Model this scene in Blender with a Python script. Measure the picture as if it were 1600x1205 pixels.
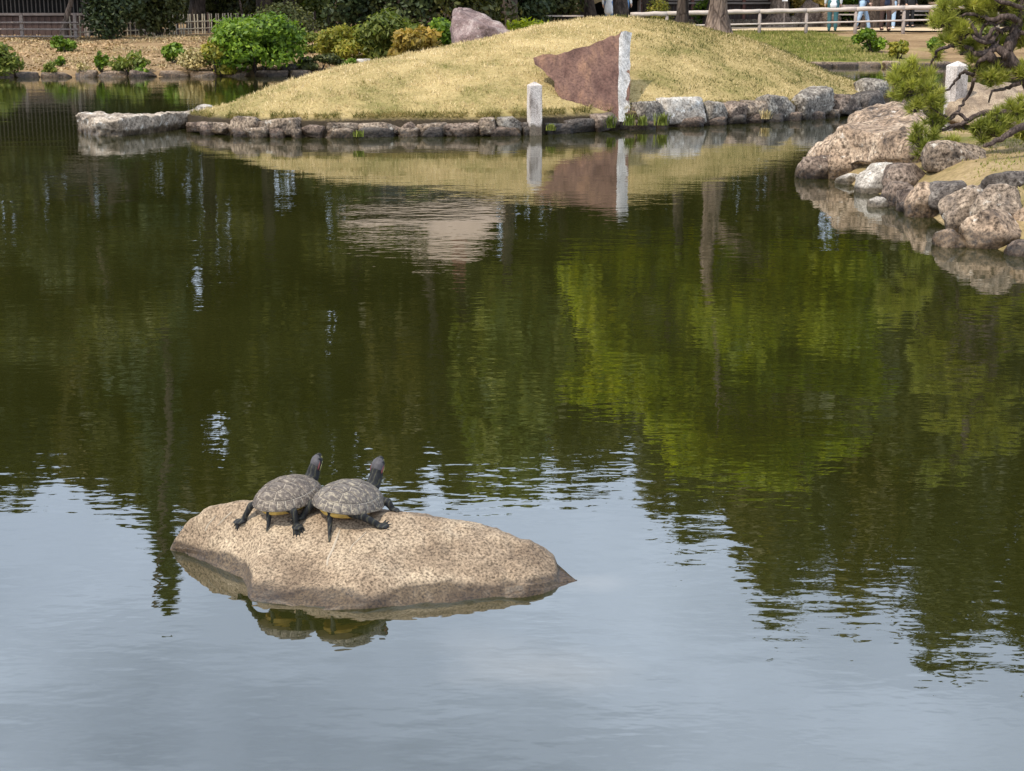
import bpy, bmesh, math, random
import numpy as np
from mathutils import Vector, Matrix, noise
for o in list(bpy.data.objects): bpy.data.objects.remove(o)
SC = bpy.context.scene
COL = SC.collection
R = math.radians
rnd = random.Random(7)
# ------------------------------------------------------------------ camera, world, sun, exposure
FPX, CX, CY, CAMH = 2400.0, 800.0, 602.5, 1.64
PITCH = math.atan(CY / FPX)
cam_d = bpy.data.cameras.new('camera'); cam = bpy.data.objects.new('camera', cam_d); COL.objects.link(cam)
cam.location = (0, 0, CAMH); cam.rotation_euler = (math.pi/2 - PITCH, 0, 0)
cam_d.sensor_width = 36; cam_d.lens = 36*FPX/1600; cam_d.clip_end = 3000; cam_d.clip_start = 0.05
SC.camera = cam
SUN_EL, SUN_AZ = R(55), R(50)          # azimuth measured from -Y (behind the camera) towards -X (left)
TOSUN = Vector((-math.sin(SUN_AZ)*math.cos(SUN_EL), -math.cos(SUN_AZ)*math.cos(SUN_EL), math.sin(SUN_EL)))
W = bpy.data.worlds.new('World'); SC.world = W; W.use_nodes = True
wn = W.node_tree.nodes; wl = W.node_tree.links
bg = wn['Background']
sky = wn.new('ShaderNodeTexSky'); sky.sky_type = 'NISHITA'; sky.sun_disc = False
sky.sun_elevation = SUN_EL; sky.sun_rotation = math.atan2(TOSUN.x, TOSUN.y)
sky.air_density = 1.0; sky.dust_density = 3.0; sky.ozone_density = 1.5
# thin high cloud: pale veils over the blue
tc = wn.new('ShaderNodeTexCoord'); mp = wn.new('ShaderNodeMapping'); mp.inputs['Scale'].default_value = (1.6, 1.6, 4.5)
cn = wn.new('ShaderNodeTexNoise'); cn.inputs['Scale'].default_value = 2.2; cn.inputs['Detail'].default_value = 6; cn.inputs['Roughness'].default_value = .55
cr = wn.new('ShaderNodeValToRGB'); cr.color_ramp.elements[0].position = .30; cr.color_ramp.elements[0].color = (.35,.35,.35,1)
cr.color_ramp.elements[1].position = .72; cr.color_ramp.elements[1].color = (.8,.8,.8,1)
mx = wn.new('ShaderNodeMix'); mx.data_type = 'RGBA'; mx.inputs[7].default_value = (14.4, 16.8, 20.6, 1)
wl.new(tc.outputs['Generated'], mp.inputs[0]); wl.new(mp.outputs[0], cn.inputs['Vector']); wl.new(cn.outputs['Fac'], cr.inputs[0])
wl.new(cr.outputs[0], mx.inputs[0]); wl.new(sky.outputs[0], mx.inputs[6]); wl.new(mx.outputs[2], bg.inputs[0])
bg.inputs[1].default_value = 0.135
sl = bpy.data.lights.new('sun', 'SUN'); sun = bpy.data.objects.new('sun', sl); COL.objects.link(sun)
sl.energy = 4.3; sl.angle = R(.6); sl.color = (1, .93, .81)
sun.rotation_euler = (-TOSUN).to_track_quat('-Z', 'Y').to_euler()
SC.view_settings.view_transform = 'Standard'; SC.view_settings.look = 'None'
SC.view_settings.exposure = 0.0; SC.view_settings.gamma = 1; SC.view_settings.use_curve_mapping = False

# ------------------------------------------------------------------ pixel -> place helpers
FW = Vector((0, math.cos(PITCH), -math.sin(PITCH))); UPV = Vector((0, math.sin(PITCH), math.cos(PITCH)))
def ray(x, y): return Vector((1,0,0))*((x-CX)/FPX) + UPV*((CY-y)/FPX) + FW
def P(x, y, z=0.0):                      # the place on the level z that is seen at x, y of the photograph
    d = ray(x, y); t = (z-CAMH)/d.z; return Vector((0,0,CAMH)) + d*t
def PD(x, y, D):                         # the place at distance D
    d = ray(x, y); return Vector((0,0,CAMH)) + d*(D/d.y)
def scale_at(p): return FPX/((Vector(p)-Vector((0,0,CAMH))).dot(FW))

# ------------------------------------------------------------------ object helpers
def tag(o, label=None, cat=None, group=None, kind=None):
    if label: o['label'] = label
    if cat: o['category'] = cat
    if group: o['group'] = group
    if kind: o['kind'] = kind
    return o
def empty(name, loc, label, cat, group=None, rz=0):
    o = bpy.data.objects.new(name, None); COL.objects.link(o); o.location = loc; o.rotation_euler.z = rz; o.empty_display_size = .2
    return tag(o, label, cat, group)
def link(name, me, parent=None, loc=None, rot=None):
    o = bpy.data.objects.new(name, me); COL.objects.link(o)
    if parent is not None: o.parent = parent
    if loc is not None: o.location = loc
    if rot is not None: o.rotation_euler = rot
    return o
def mesh(name, v, f, mats, smooth=False, matidx=None):
    me = bpy.data.meshes.new(name); me.from_pydata([tuple(p) for p in v], [], [tuple(q) for q in f])
    for m in (mats if isinstance(mats, (list, tuple)) else [mats]): me.materials.append(m)
    if smooth: me.polygons.foreach_set('use_smooth', [True]*len(me.polygons))
    if matidx is not None: me.polygons.foreach_set('material_index', matidx)
    me.update(); return me
def fast_mesh(name, V, F, mat, tone=None, smooth=False):     # V (n,3), F (m,k) arrays
    me = bpy.data.meshes.new(name); V = np.asarray(V, np.float32); F = np.asarray(F, np.int32)
    m, k = F.shape
    me.vertices.add(len(V)); me.vertices.foreach_set('co', V.ravel())
    me.loops.add(m*k); me.loops.foreach_set('vertex_index', F.ravel())
    me.polygons.add(m); me.polygons.foreach_set('loop_start', np.arange(0, m*k, k, dtype=np.int32))
    if smooth: me.polygons.foreach_set('use_smooth', np.ones(m, bool))
    me.materials.append(mat); me.update(calc_edges=True)
    if tone is not None:
        a = me.attributes.new('tone', 'FLOAT', 'FACE'); a.data.foreach_set('value', np.asarray(tone, np.float32))
    return me
def add(name, v, f, m, parent=None, smooth=False, loc=None, rot=None): return link(name, mesh(name, v, f, m, smooth), parent, loc, rot)
class MB:
    def __init__(s): s.v = []; s.f = []
    def put(s, v, f):
        n = len(s.v); s.v += [Vector(p) for p in v]; s.f += [tuple(i+n for i in q) for q in f]; return s
    def box(s, c, d, rz=0, taper=1.0):
        x, y, z = d[0]/2, d[1]/2, d[2]/2; m = Matrix.Rotation(rz, 3, 'Z'); c = Vector(c)
        v = [c + m @ Vector((sx*x*(taper if sz>0 else 1), sy*y*(taper if sz>0 else 1), sz*z)) for sz in (-1,1) for sx, sy in ((-1,-1),(1,-1),(1,1),(-1,1))]
        return s.put(v, [(3,2,1,0),(4,5,6,7),(0,1,5,4),(1,2,6,5),(2,3,7,6),(3,0,4,7)])
    def tube(s, pts, rad, n=8, cap=True, wob=0, seed=0):
        pts = [Vector(p) for p in pts]; k = len(pts); rs = rad if isinstance(rad, (list, tuple)) else [rad]*k
        v = []; f = []; prev = None
        for i, p in enumerate(pts):
            t = (pts[min(i+1,k-1)] - pts[max(i-1,0)]).normalized()
            if prev is None: a = t.orthogonal().normalized()
            else:
                a = prev - t*prev.dot(t); a = a.normalized() if a.length > 1e-6 else t.orthogonal().normalized()
            prev = a; b = t.cross(a)
            for j in range(n):
                q = 2*math.pi*j/n; r = rs[i]
                if wob: r *= 1 + wob*noise.noise(Vector((math.cos(q)*1.5+seed, math.sin(q)*1.5, i*.45+seed*3)))
                v.append(p + a*(math.cos(q)*r) + b*(math.sin(q)*r))
        for i in range(k-1):
            for j in range(n): f.append((i*n+j, i*n+(j+1)%n, (i+1)*n+(j+1)%n, (i+1)*n+j))
        if cap: f.append(tuple(range(n-1,-1,-1))); f.append(tuple((k-1)*n+j for j in range(n)))
        return s.put(v, f)
    def build(s, name, m, parent=None, smooth=False, loc=None, rot=None): return add(name, s.v, s.f, m, parent, smooth, loc, rot)
def spline(pts, n=6):                    # Catmull-Rom through the points
    pts = [Vector(p) for p in pts]; out = []
    for i in range(len(pts)-1):
        a, b, c, d = pts[max(i-1,0)], pts[i], pts[i+1], pts[min(i+2,len(pts)-1)]
        for k in range(n):
            t = k/n; out.append(.5*((2*b)+(c-a)*t+(2*a-5*b+4*c-d)*t*t+(3*b-a-3*c+d)*t**3))
    out.append(pts[-1]); return out
def interp(x, xs, ys): return float(np.interp(x, xs, ys))
def smooth01(t): t = max(0, min(1, t)); return t*t*(3-2*t)

# ------------------------------------------------------------------ materials
def newmat(name):
    m = bpy.data.materials.new(name); m.use_nodes = True; nt = m.node_tree; return m, nt.nodes, nt.links, nt.nodes['Principled BSDF']
def ramp(n, stops):
    r = n.new('ShaderNodeValToRGB'); e = r.color_ramp.elements
    while len(e) > len(stops): e.remove(e[-1])
    while len(e) < len(stops): e.new(1)
    for el, (p, c) in zip(e, stops): el.position = p; el.color = (*c, 1)
    return r
def noise_tex(n, l, vec, scale, detail=5, rough=.6, stretch=None):
    t = n.new('ShaderNodeTexNoise'); t.inputs['Scale'].default_value = scale; t.inputs['Detail'].default_value = detail; t.inputs['Roughness'].default_value = rough
    if stretch:
        mp = n.new('ShaderNodeMapping'); mp.inputs['Scale'].default_value = stretch; l.new(vec, mp.inputs[0]); vec = mp.outputs[0]
    l.new(vec, t.inputs['Vector']); return t.outputs['Fac']
def mixc(n, l, fac, a, b, mode='MIX'):
    x = n.new('ShaderNodeMix'); x.data_type = 'RGBA'; x.blend_type = mode
    for s, v in ((x.inputs[0], fac), (x.inputs[6], a), (x.inputs[7], b)):
        if isinstance(v, (int, float)): s.default_value = v
        elif isinstance(v, tuple): s.default_value = (*v, 1)
        else: l.new(v, s)
    return x.outputs[2]
def objvec(n, world=False):
    if world: return n.new('ShaderNodeNewGeometry').outputs['Position']
    return n.new('ShaderNodeTexCoord').outputs['Object']
def mat_plain(name, c, rough=.7, var=.25, scale=8, bump=.2, bdist=.01, stretch=None, metal=0):
    m, n, l, b = newmat(name); v = objvec(n)
    f = noise_tex(n, l, v, scale, 6, .65, stretch)
    lo = tuple(x*(1-var) for x in c); hi = tuple(min(1, x*(1+var)) for x in c)
    r = ramp(n, [(.3, lo), (.7, hi)]); l.new(f, r.inputs[0]); l.new(r.outputs[0], b.inputs['Base Color'])
    b.inputs['Roughness'].default_value = rough; b.inputs['Metallic'].default_value = metal; b.inputs['Specular IOR Level'].default_value = .3
    if bump:
        f2 = noise_tex(n, l, v, scale*4, 6, .7, stretch); bp = n.new('ShaderNodeBump'); bp.inputs['Strength'].default_value = bump; bp.inputs['Distance'].default_value = bdist
        l.new(f2, bp.inputs['Height']); l.new(bp.outputs[0], b.inputs['Normal'])
    return m
def mat_rock(name, dark, mid, light, scale=4, grain=60, lichen=None, lich_at=.58, wet=.05, streak=None, bdist=.02, grain_amt=.6, hard=.5):
    m, n, l, b = newmat(name); v = objvec(n, True)
    f = noise_tex(n, l, v, scale, 8, .65, streak)
    r = ramp(n, [(.32, dark), (.5, mid), (.68, light)]); l.new(f, r.inputs[0]); c = r.outputs[0]
    g = noise_tex(n, l, v, grain, 4, .7)
    gr = ramp(n, [(.37, tuple(q-.22*hard for q in (.42,.40,.38))), (.5, (1,1,1)), (.65, (1.3+.5*hard,)*3)]); l.new(g, gr.inputs[0])
    c = mixc(n, l, grain_amt, c, gr.outputs[0], 'MULTIPLY')
    if lichen:
        q = noise_tex(n, l, v, scale*2.6, 8, .72); lr = ramp(n, [(lich_at, (0,0,0)), (lich_at+.07, (1,1,1))]); l.new(q, lr.inputs[0])
        c = mixc(n, l, lr.outputs[0], c, lichen)
    if wet:                                                   # damp stone where the water laps it
        sp = n.new('ShaderNodeSeparateXYZ'); l.new(v, sp.inputs[0]); wv = n.new('ShaderNodeMath'); wv.operation = 'MULTIPLY_ADD'
        l.new(f, wv.inputs[0]); wv.inputs[1].default_value = -wet*2.6; l.new(sp.outputs[2], wv.inputs[2])
        mr = n.new('ShaderNodeMapRange'); mr.inputs[1].default_value = -wet*.62; mr.inputs[2].default_value = -wet*.28; l.new(wv.outputs[0], mr.inputs[0])
        c = mixc(n, l, mr.outputs[0], mixc(n, l, 1.0, c, (.27,.24,.195), 'MULTIPLY'), c)
        rr = n.new('ShaderNodeMapRange'); rr.inputs[3].default_value = .35; rr.inputs[4].default_value = .88; l.new(mr.outputs[0], rr.inputs[0]); l.new(rr.outputs[0], b.inputs['Roughness'])
    else: b.inputs['Roughness'].default_value = .88
    l.new(c, b.inputs['Base Color']); b.inputs['Specular IOR Level'].default_value = .3
    b1 = n.new('ShaderNodeBump'); b1.inputs['Strength'].default_value = .7; b1.inputs['Distance'].default_value = bdist; l.new(f, b1.inputs['Height'])
    b2 = n.new('ShaderNodeBump'); b2.inputs['Strength'].default_value = .6; b2.inputs['Distance'].default_value = bdist*.25; l.new(g, b2.inputs['Height']); l.new(b1.outputs[0], b2.inputs['Normal'])
    l.new(b2.outputs[0], b.inputs['Normal']); return m
def mat_leaf(name, cols, trans=.35, rough=.5, patch=1.2):
    m, n, l, b = newmat(name)
    at = n.new('ShaderNodeAttribute'); at.attribute_name = 'tone'
    r = ramp(n, [((i+.0)/max(1,len(cols)-1), c) for i, c in enumerate(cols)]); l.new(at.outputs['Fac'], r.inputs[0])
    f = noise_tex(n, l, objvec(n), patch, 3, .5); fr = ramp(n, [(.35, (.62,.66,.6)), (.65, (1.3,1.22,1.1))]); l.new(f, fr.inputs[0])
    c = mixc(n, l, .8, r.outputs[0], fr.outputs[0], 'MULTIPLY')
    l.new(c, b.inputs['Base Color']); b.inputs['Roughness'].default_value = rough; b.inputs['Specular IOR Level'].default_value = .25
    t = n.new('ShaderNodeBsdfTranslucent'); l.new(mixc(n, l, 1.0, c, (1.5,1.6,.8), 'MULTIPLY'), t.inputs['Color'])
    ms = n.new('ShaderNodeMixShader'); ms.inputs[0].default_value = trans; l.new(b.outputs[0], ms.inputs[1]); l.new(t.outputs[0], ms.inputs[2])
    l.new(ms.outputs[0], n['Material Output'].inputs['Surface']); return m
def mat_bark(name, dark, light, scale=9, bd=.03):
    m, n, l, b = newmat(name); v = objvec(n, True)
    f = noise_tex(n, l, v, scale, 8, .7, (1,1,.3)); r = ramp(n, [(.36, dark), (.62, light)]); l.new(f, r.inputs[0])
    vo = n.new('ShaderNodeTexVoronoi'); vo.feature = 'DISTANCE_TO_EDGE'; vo.inputs['Scale'].default_value = scale*1.3
    mp = n.new('ShaderNodeMapping'); mp.inputs['Scale'].default_value = (1,1,.35); l.new(v, mp.inputs[0]); l.new(mp.outputs[0], vo.inputs['Vector'])
    vr = ramp(n, [(0, (.45,.42,.4)), (.12, (1,1,1))]); l.new(vo.outputs['Distance'], vr.inputs[0])
    l.new(mixc(n, l, .8, r.outputs[0], vr.outputs[0], 'MULTIPLY'), b.inputs['Base Color']); b.inputs['Roughness'].default_value = .9; b.inputs['Specular IOR Level'].default_value = .2
    bp = n.new('ShaderNodeBump'); bp.inputs['Distance'].default_value = bd; l.new(f, bp.inputs['Height'])
    b2 = n.new('ShaderNodeBump'); b2.inputs['Distance'].default_value = bd*.5; l.new(vr.outputs[0], b2.inputs['Height']); l.new(bp.outputs[0], b2.inputs['Normal'])
    l.new(b2.outputs[0], b.inputs['Normal']); return m
def mat_turf(name, cols, scale=1.3, fine=30, bd=.03, foot=None):
    m, n, l, b = newmat(name); v = objvec(n, True)
    f = noise_tex(n, l, v, scale, 8, .7); r = ramp(n, [(.3+.4*i/(len(cols)-1), c) for i, c in enumerate(cols)]); l.new(f, r.inputs[0])
    g = noise_tex(n, l, v, fine, 6, .75); gr = ramp(n, [(.3, (.5,.48,.45)), (.7, (1.35,1.33,1.3))]); l.new(g, gr.inputs[0])
    c = r.outputs[0]
    if foot:                                                  # bare earth where the sod ends, just above the water
        sp = n.new('ShaderNodeSeparateXYZ'); l.new(v, sp.inputs[0]); mm = n.new('ShaderNodeMath'); mm.operation = 'MULTIPLY_ADD'; l.new(g, mm.inputs[0]); mm.inputs[1].default_value = -.12; l.new(sp.outputs[2], mm.inputs[2])
        mr = n.new('ShaderNodeMapRange'); mr.inputs[1].default_value = foot-.08; mr.inputs[2].default_value = foot-.03; l.new(mm.outputs[0], mr.inputs[0]); c = mixc(n, l, mr.outputs[0], (.045,.034,.022), c)
    l.new(mixc(n, l, .75, c, gr.outputs[0], 'MULTIPLY'), b.inputs['Base Color']); b.inputs['Roughness'].default_value = .95; b.inputs['Specular IOR Level'].default_value = .1
    bp = n.new('ShaderNodeBump'); bp.inputs['Distance'].default_value = bd; bp.inputs['Strength'].default_value = .8; l.new(g, bp.inputs['Height']); l.new(bp.outputs[0], b.inputs['Normal']); return m
def mat_blade(name, cols, scale=1.3, trans=.25):
    m, n, l, b = newmat(name); v = objvec(n, True)
    f = noise_tex(n, l, v, scale, 6, .65); at = n.new('ShaderNodeAttribute'); at.attribute_name = 'tone'
    mm = n.new('ShaderNodeMath'); mm.operation = 'MULTIPLY_ADD'; l.new(at.outputs['Fac'], mm.inputs[0]); mm.inputs[1].default_value = .42
    m2 = n.new('ShaderNodeMath'); m2.operation = 'SUBTRACT'; l.new(f, m2.inputs[0]); m2.inputs[1].default_value = .21; l.new(m2.outputs[0], mm.inputs[2])
    r = ramp(n, [(.24+.5*i/(len(cols)-1), c) for i, c in enumerate(cols)]); l.new(mm.outputs[0], r.inputs[0])
    l.new(r.outputs[0], b.inputs['Base Color']); b.inputs['Roughness'].default_value = .8; b.inputs['Specular IOR Level'].default_value = .1
    t = n.new('ShaderNodeBsdfTranslucent'); l.new(r.outputs[0], t.inputs['Color'])
    ms = n.new('ShaderNodeMixShader'); ms.inputs[0].default_value = trans; l.new(b.outputs[0], ms.inputs[1]); l.new(t.outputs[0], ms.inputs[2])
    l.new(ms.outputs[0], n['Material Output'].inputs['Surface']); return m
def mat_water():
    m, n, l, b = newmat('pond_water'); v = objvec(n, True)
    f0 = noise_tex(n, l, v, .35, 3, .5); r0 = ramp(n, [(.35, (.014,.0145,.0027)), (.65, (.022,.0225,.005))]); l.new(f0, r0.inputs[0]); c = r0.outputs[0]
    for (px, py, rad, amt) in ((850,1045,.30,.8), (925,910,.16,.6), (760,1010,.22,.45)):      # pale stones lying just under the surface, dim through the murk
        q = P(px, py); dn = n.new('ShaderNodeVectorMath'); dn.operation = 'DISTANCE'; mp = n.new('ShaderNodeMapping'); mp.inputs['Location'].default_value = (-q.x, -q.y, 0); mp.inputs['Scale'].default_value = (1, 1.6, 1)
        mp.inputs['Location'].default_value = (-q.x, -q.y*1.6, 0); l.new(v, mp.inputs[0]); l.new(mp.outputs[0], dn.inputs[0]); dn.inputs[1].default_value = (0,0,0)
        fq = noise_tex(n, l, v, 5, 4, .6); ma = n.new('ShaderNodeMath'); ma.operation = 'MULTIPLY_ADD'; l.new(fq, ma.inputs[0]); ma.inputs[1].default_value = rad*.9; l.new(dn.outputs['Value'], ma.inputs[2])
        mr = n.new('ShaderNodeMapRange'); mr.interpolation_type = 'SMOOTHSTEP'; mr.inputs[1].default_value = rad*1.5; mr.inputs[2].default_value = rad*.4; mr.inputs[3].default_value = 0; mr.inputs[4].default_value = amt; l.new(ma.outputs[0], mr.inputs[0])
        c = mixc(n, l, mr.outputs[0], c, (.085,.075,.048))
    l.new(c, b.inputs['Base Color'])
    b.inputs['Roughness'].default_value = .015; b.inputs['IOR'].default_value = WATER_IOR
    prev = None
    for sc, st, dist, det in ((1.6, (.6,1,1), .0014, 1), (7.0, (.5,1,1), .00075, 2), (17.0, (.55,1,1), .00036, 2)):
        f = noise_tex(n, l, v, sc, det, .5, st); mask = None
        bp = n.new('ShaderNodeBump'); bp.inputs['Strength'].default_value = 1; bp.inputs['Distance'].default_value = dist*WAVE
        if sc > 2:                                            # cat's-paws: patches of ruffled and of calm water
            q = noise_tex(n, l, v, .28, 3, .55, (.6,1.3,1)); mr = n.new('ShaderNodeMapRange'); mr.inputs[1].default_value = .35; mr.inputs[2].default_value = .62; mr.inputs[3].default_value = .35; l.new(q, mr.inputs[0])
            l.new(mr.outputs[0], bp.inputs['Strength'])
        l.new(f, bp.inputs['Height'])
        if prev: l.new(prev, bp.inputs['Normal'])
        prev = bp.outputs[0]
    l.new(prev, b.inputs['Normal']); return m
WATER_IOR, WAVE = 2.65, 1.9
M = {}
M['water'] = mat_water()
M['granite_warm'] = mat_rock('warm_granite', (.085,.056,.035), (.225,.162,.104), (.37,.285,.19), 4.5, 135, (.50,.42,.32), .70, .036, None, .012, .95, .62)
M['stone_grey'] = mat_rock('grey_stone', (.055,.045,.038), (.20,.148,.104), (.33,.257,.185), 5, 34, (.48,.43,.355), .58, .10, None, .07, .95, .9)
M['stone_brown'] = mat_rock('brown_stone', (.045,.030,.023), (.15,.108,.080), (.27,.205,.155), 5, 34, (.40,.35,.28), .62, .10, None, .07, .95, .9)
M['stone_lichen'] = mat_rock('lichened_stone', (.06,.052,.045), (.18,.152,.122), (.33,.295,.245), 5.5, 32, (.50,.46,.385), .585, .10, None, .07, .95, .9)
M['stone_pink'] = mat_rock('pinkish_boulder', (.06,.043,.032), (.265,.185,.122), (.43,.33,.235), 4.4, 30, (.53,.465,.385), .60, .12, (1,1,.6), .08, .95, .9)
M['stone_dark'] = mat_rock('dark_stone', (.025,.020,.017), (.085,.068,.056), (.18,.155,.13), 5, 40, (.33,.31,.27), .64, .10, None, .05, .85)
M['stone_pale'] = mat_rock('pale_stone', (.13,.11,.09), (.38,.335,.28), (.52,.48,.42), 4.5, 40, (.60,.58,.53), .57, .07, None, .05, .8)
M['slab_face'] = mat_rock('brown_slab_face', (.085,.042,.031), (.145,.078,.056), (.25,.135,.080), 3.4, 34, (.38,.25,.165), .66, 0, (1.3,1,.35), .05, .55, .3)
M['slab_edge'] = mat_rock('white_slab_edge', (.30,.265,.22), (.53,.48,.42), (.64,.59,.52), 7, 40, (.20,.19,.165), .66, 0)
M['post_granite'] = mat_rock('post_granite', (.20,.165,.14), (.44,.385,.34), (.54,.49,.44), 7, 90, (.26,.235,.205), .60, .13, (1,1,.5), .006, .75)
M['turf_dry'] = mat_turf('dry_turf', [(.16,.15,.045), (.36,.275,.12), (.50,.38,.18)], foot=.21)
M['blade_dry'] = mat_blade('dry_grass_blade', [(.22,.205,.06), (.45,.35,.16), (.68,.525,.28), (.76,.62,.37)])
M['blade_edge'] = mat_blade('edge_grass_blade', [(.07,.09,.018), (.20,.19,.05), (.42,.33,.13), (.58,.45,.20)], 2.5)
M['blade_green_shade'] = mat_blade('shade_tinted_green_blade', [(.05,.065,.014), (.115,.12,.03), (.24,.20,.07), (.38,.30,.13)])  # greener grass, with tree shade painted into its darker tones
M['blade_green'] = mat_blade('green_grass_blade', [(.09,.12,.02), (.17,.19,.035), (.30,.27,.08), (.42,.34,.14)])
M['soil'] = mat_turf('bank_soil', [(.30,.21,.115), (.44,.315,.18), (.52,.385,.23)], .5, 9)
M['bank_turf'] = mat_turf('bank_turf', [(.13,.13,.03), (.30,.22,.11), (.46,.34,.20)], .8, 20)
M['sand'] = mat_plain('path_sand', (.56,.42,.265), .95, .08, 3, .3)
M['bark_grey'] = mat_bark('grey_bark', (.07,.05,.04), (.30,.22,.165), 8)
M['bark_dark'] = mat_bark('dark_bark', (.022,.016,.013), (.10,.075,.058), 9)
M['bark_pine'] = mat_bark('pine_bark', (.028,.019,.016), (.125,.09,.072), 26, .012)
M['wood_dark'] = mat_plain('dark_weathered_board', (.075,.048,.040), .8, .4, 3, .3, .01, (6,6,.5))
M['wood_grey'] = mat_plain('grey_weathered_wood', (.29,.235,.20), .85, .25, 5, .3, .01, (1,4,4))
M['wood_pale'] = mat_plain('pale_log', (.46,.385,.325), .85, .22, 5, .4, .01, (1,5,5))
M['bamboo'] = mat_plain('aged_bamboo', (.45,.38,.27), .6, .2, 6, .1)
M['lattice'] = mat_plain('grey_lattice_bar', (.085,.075,.066), .8, .2, 6, .1)
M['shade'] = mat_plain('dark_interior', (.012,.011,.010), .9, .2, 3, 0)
M['plaster'] = mat_plain('plaster', (.5,.44,.36), .9, .1, 3, .1)
M['tile'] = mat_plain('pale_roof_tile', (.40,.31,.24), .7, .15, 4, .2)
M['thatch'] = mat_plain('tan_thatch', (.36,.255,.13), .95, .3, 20, .6, .03)
M['glass'] = mat_plain('window_glass', (.03,.033,.04), .15, .1, 2, 0)
M['redwood'] = mat_plain('red_brown_wood', (.19,.085,.065), .8, .2, 4, .1)
M['white'] = mat_plain('white_paint', (.78,.78,.76), .6, .04, 4, 0)
GR = {
 'bright': mat_leaf('bright_green_leaf', [(.035,.065,.008), (.10,.17,.016), (.22,.31,.03)], .3, .5, 2.2),
 'olive': mat_leaf('olive_leaf', [(.06,.085,.014), (.135,.165,.03), (.25,.25,.055)], .3),
 'yellow': mat_leaf('yellow_green_leaf', [(.10,.13,.016), (.24,.235,.035), (.40,.32,.055)], .3),
 'orange': mat_leaf('bronze_yellow_leaf', [(.10,.08,.014), (.30,.205,.04), (.44,.29,.07)], .3),
 'dark': mat_leaf('dark_evergreen_leaf', [(.018,.030,.013), (.048,.068,.026), (.11,.13,.05)], .2),
 'darkolive': mat_leaf('dark_olive_leaf', [(.024,.030,.010), (.064,.072,.022), (.14,.14,.045)], .25),
 'lime': mat_leaf('lime_tree_leaf', [(.07,.105,.005), (.205,.235,.009), (.375,.375,.012)], .45, .5, .5),
 'tree': mat_leaf('tree_leaf', [(.018,.022,.004), (.055,.060,.010), (.125,.12,.02)], .3, .5, .35),
 'treewarm': mat_leaf('warm_tree_leaf', [(.026,.024,.005), (.082,.072,.014), (.16,.135,.03)], .3, .5, .35),
 'litter': mat_leaf('fallen_leaf', [(.18,.115,.058), (.33,.22,.12), (.46,.33,.19)], .1),
 'dry': mat_leaf('dry_leaf', [(.20,.155,.06), (.36,.28,.12), (.48,.40,.2)], .2),
}
M['needle'] = mat_leaf('pine_needle', [(.13,.15,.022), (.27,.285,.05), (.46,.43,.11)], .3)
M['needle_dark'] = mat_leaf('dark_pine_needle', [(.03,.05,.012), (.065,.09,.02), (.12,.14,.03)], .25)

# ------------------------------------------------------------------ generators
def fbm(p, oct=4): return noise.fractal(p, 1.0, 2.0, oct)
ICO = {}
def ico(sub):
    if sub not in ICO:
        bm = bmesh.new(); bmesh.ops.create_icosphere(bm, subdivisions=sub, radius=1); bm.verts.ensure_lookup_table()
        ICO[sub] = ([v.co.copy() for v in bm.verts], [tuple(v.index for v in f.verts) for f in bm.faces]); bm.free()
    return ICO[sub]
def rock_mesh(name, size, seed, mat, sub=4, box=.35, cuts=7, rough=.12, fine=.05, cut=(.66,.92)):
    """a boulder: a sphere drawn towards a box, sliced by a few flat breaks and roughened"""
    V, F = ico(sub); rr = random.Random(seed); pl = []
    for _ in range(cuts):
        d = Vector((rr.uniform(-1,1), rr.uniform(-1,1), rr.uniform(-.5,1))).normalized(); pl.append((d, rr.uniform(*cut)))
    off = Vector((rr.uniform(0,99), rr.uniform(0,99), rr.uniform(0,99))); out = []
    for v in V:
        mxc = max(abs(v.x), abs(v.y), abs(v.z)); p = v.lerp(v/mxc, box)
        for d, h in pl:
            e = p.dot(d) - h
            if e > 0: p = p - d*(e*.9)
        p = p + v*(rough*fbm(p*1.3+off) + fine*fbm(p*4+off,5) + .3*fine*fbm(p*13+off,3))
        out.append(Vector((p.x*size[0]/2, p.y*size[1]/2, p.z*size[2]/2)))
    return mesh(name, out, F, mat, True)
def hull_rock_mesh(name, pts, mat, seed, cuts=3, rough=.03, smooth=3):
    bm = bmesh.new()
    for p in pts: bm.verts.new(p)
    bmesh.ops.convex_hull(bm, input=bm.verts[:], use_existing_faces=False)
    bmesh.ops.delete(bm, geom=[v for v in bm.verts if not v.link_faces], context='VERTS')
    bmesh.ops.triangulate(bm, faces=bm.faces[:])
    bmesh.ops.subdivide_edges(bm, edges=bm.edges[:], cuts=cuts, use_grid_fill=True)
    bmesh.ops.triangulate(bm, faces=bm.faces[:])
    bmesh.ops.subdivide_edges(bm, edges=bm.edges[:], cuts=1, use_grid_fill=True)
    for _ in range(smooth): bmesh.ops.smooth_vert(bm, verts=bm.verts[:], factor=.35, use_axis_x=True, use_axis_y=True, use_axis_z=True)
    bm.normal_update(); off = Vector((seed*3.1, seed*1.7, seed*.9))
    dl = [(v, v.normal.copy()*(rough*(fbm(v.co*1.9+off)*1.1 + .38*fbm(v.co*7+off,6) - .22*abs(fbm(v.co*3.1+off*1.3))))) for v in bm.verts]
    for v, d in dl: v.co += d
    me = bpy.data.meshes.new(name); bm.to_mesh(me); bm.free(); me.materials.append(mat)
    me.polygons.foreach_set('use_smooth', [True]*len(me.polygons)); me.update(); return me
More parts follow.
